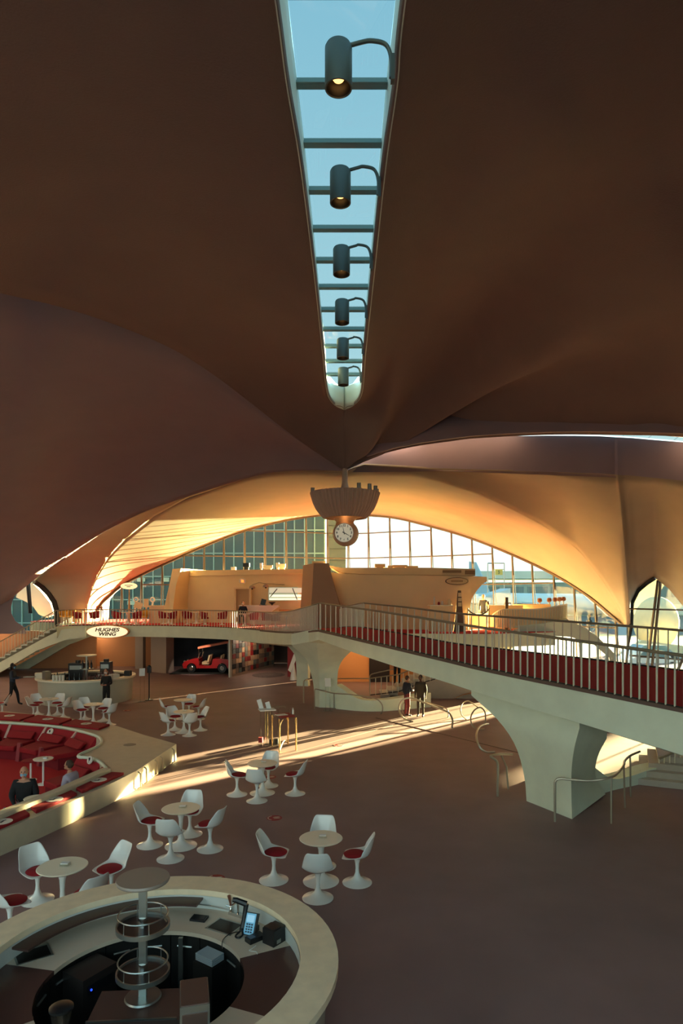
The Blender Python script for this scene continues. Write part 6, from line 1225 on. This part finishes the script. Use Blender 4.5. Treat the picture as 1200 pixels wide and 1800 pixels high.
b = MB(); b.tube([pol(1.55, 88 - k * 4, .935 - .004 * k) for k in range(10)], .008, 5); tag(b.build('cable', STEEL), 'grey cable fixed along the white splash wall of the near bar', 'cable')
# bottle tree in the middle of the bar
t = thing('display_tree', C + Vector((0, 0, .74)), 'steel pole with round top and two round shelves in the near bar', 'display stand')
b = MB(); b.box(C + Vector((0, 0, 1.31)), (.075, .05, 1.16)); b.build('pole', STEEL, t, smooth=False)
b = MB(); b.lathe([(.001, 1.89), (.255, 1.89), (.262, 1.905), (.255, 1.925), (.001, 1.925)], 40, C); b.build('top_disc', mat('disc_top', (150, 134, 122), .35), t)
for z in (1.44, .98):
    b = MB(); b.lathe([(.001, z), (.245, z)], 36, C); b.lathe([(.001, z - .012), (.245, z - .012)], 36, C); sh = b.build('shelf', mat('shelf_dark', (52, 42, 40), .3), t)
    b = MB(); b.ring(.245, .262, z - .02, z + .025, 40, C); b.build('shelf_edge', STEEL, sh)
    b = MB(); b.tube([C + Vector((.24 * math.cos(2 * math.pi * i / 36), .24 * math.sin(2 * math.pi * i / 36), z + .125)) for i in range(37)], .008, 6, cap=False); b.build('guard_ring', STEEL, sh)
    for a in (60, 120, 240, 300): b = MB(); b.cyl(C + Vector((.245 * math.cos(R(a)), .245 * math.sin(R(a)), z)), C + Vector((.242 * math.cos(R(a)), .242 * math.sin(R(a)), z + .125)), .005, n=6); b.build('guard_post', STEEL, sh)
    b = MB(); b.cyl(C + Vector((0, 0, z)), C + Vector((0, 0, z + .09)), .05, .045, n=12); b.build('clamp', CHROME, sh)
b = MB(); b.lathe([(.001, .75), (.17, .75), (.18, .735), (.001, .73)], 30, C); b.build('foot_plate', STEEL, t)
# central machine the pole stands on
MSH = mat('brown_steel', (112, 88, 80), .35, metal=.5)
t = thing('bar_freezer', C + Vector((-.02, -.25, 0)), 'low brown steel cooler with vent slots under the bottle tree', 'cooler')
b = MB(); b.box(C + Vector((.0, -.12, .37)), (.86, .5, .72), rz=R(4)); b.build('body', MSH, t, smooth=False)
for k in range(2):
    for j in range(9): b = MB(); b.box(C + Vector((-.30 + .42 * k + .022 * j, -.02 - .345, .60 + .001 * j)), (.008, .01, .1), rz=R(4)); b.build('vent_slot', BLACK, t, smooth=False)
b = MB(); b.box(C + Vector((0, -.36, .735)), (.84, .02, .02), rz=R(4)); b.build('front_trim', STEEL, t, smooth=False)
p = Vector((-1.35, 5.98, 0)); t = thing('ice_machine', p, 'upright brushed steel machine with grilles at the right of the well', 'machine'); rz = R(14)
b = MB(); b.box(p + Vector((0, 0, .55)), (.26, .42, 1.1), rz=rz); b.build('body', STEEL, t, smooth=False); M = Matrix.Rotation(rz, 3, 'Z')
for z, h_ in ((.98, .12), (.80, .04), (.68, .10)): b = MB(); b.box(p + M @ Vector((.0, -.215, z)), (.22, .02, h_), rz=rz); b.build('front_grille', MSH, t, smooth=False)
b = MB(); b.box(p + M @ Vector((0, 0, 1.105)), (.24, .40, .012), rz=rz); b.build('top_plate', MSH, t, smooth=False)
p = Vector((-2.46, 5.72, .0)); t = thing('blender', p, 'glass jug blender in the near bar with black lid', 'blender')
b = MB(); b.box(p + Vector((0, 0, .36)), (.24, .24, .72)); b.build('stand', CAB, t, smooth=False); b = MB(); b.lathe([(.1, .72), (.1, .8), (.06, .86)], 16, p); b.build('motor_base', STEEL, t)
b = MB(); b.lathe([(.055, .86), (.09, 1.08), (.1, 1.12)], 20, p); b.build('jug', ACRYL, t); b = MB(); b.lathe([(.001, 1.15), (.06, 1.15), (.102, 1.13), (.102, 1.11)], 20, p); b.build('lid', BLACK, t)
p = pol(.82, 148, 0); t = thing('dishwasher', p, 'dark panelled glass washer with blue light at the left of the well', 'washer'); rz = R(58)
b = MB(); b.box(p + Vector((0, 0, .40)), (.42, .34, .78), rz=rz); b.build('body', mat('washer_dark', (58, 50, 48), .35, metal=.4), t, smooth=False); M = Matrix.Rotation(rz, 3, 'Z')
b = MB(); b.box(p + M @ Vector((.0, -.172, .66)), (.32, .012, .1), rz=rz); b.build('control_panel', BLACK, t, smooth=False); b = MB(); b.ball(p + M @ Vector((-.12, -.18, .66)), .012, 8); b.build('blue_light', mat('blue_led', (30, 60, 200), .4, emit=(30, 70, 255), estr=1.2), t)
b = MB(); b.cyl(p + M @ Vector((.0, -.17, .48)), p + M @ Vector((0, -.2, .48)), .03, n=14); b.build('knob', STEEL, t)
p = pol(.9, 55, 0); t = thing('bin_unit', p, 'black bin unit with folded pale cloths at the far side of the well', 'bin'); rz = R(-35)
b = MB(); b.box(p + Vector((0, 0, .34)), (.3, .22, .68), rz=rz); b.build('body', CAB, t, smooth=False); M = Matrix.Rotation(rz, 3, 'Z')
for k in range(4): b = MB(); b.box(p + M @ Vector((0, 0, .70 + .02 * k)), (.26, .18, .016), rz=rz); b.build('folded_cloth', mat('cloth_pale', (150, 160, 166), .8), t, smooth=False)
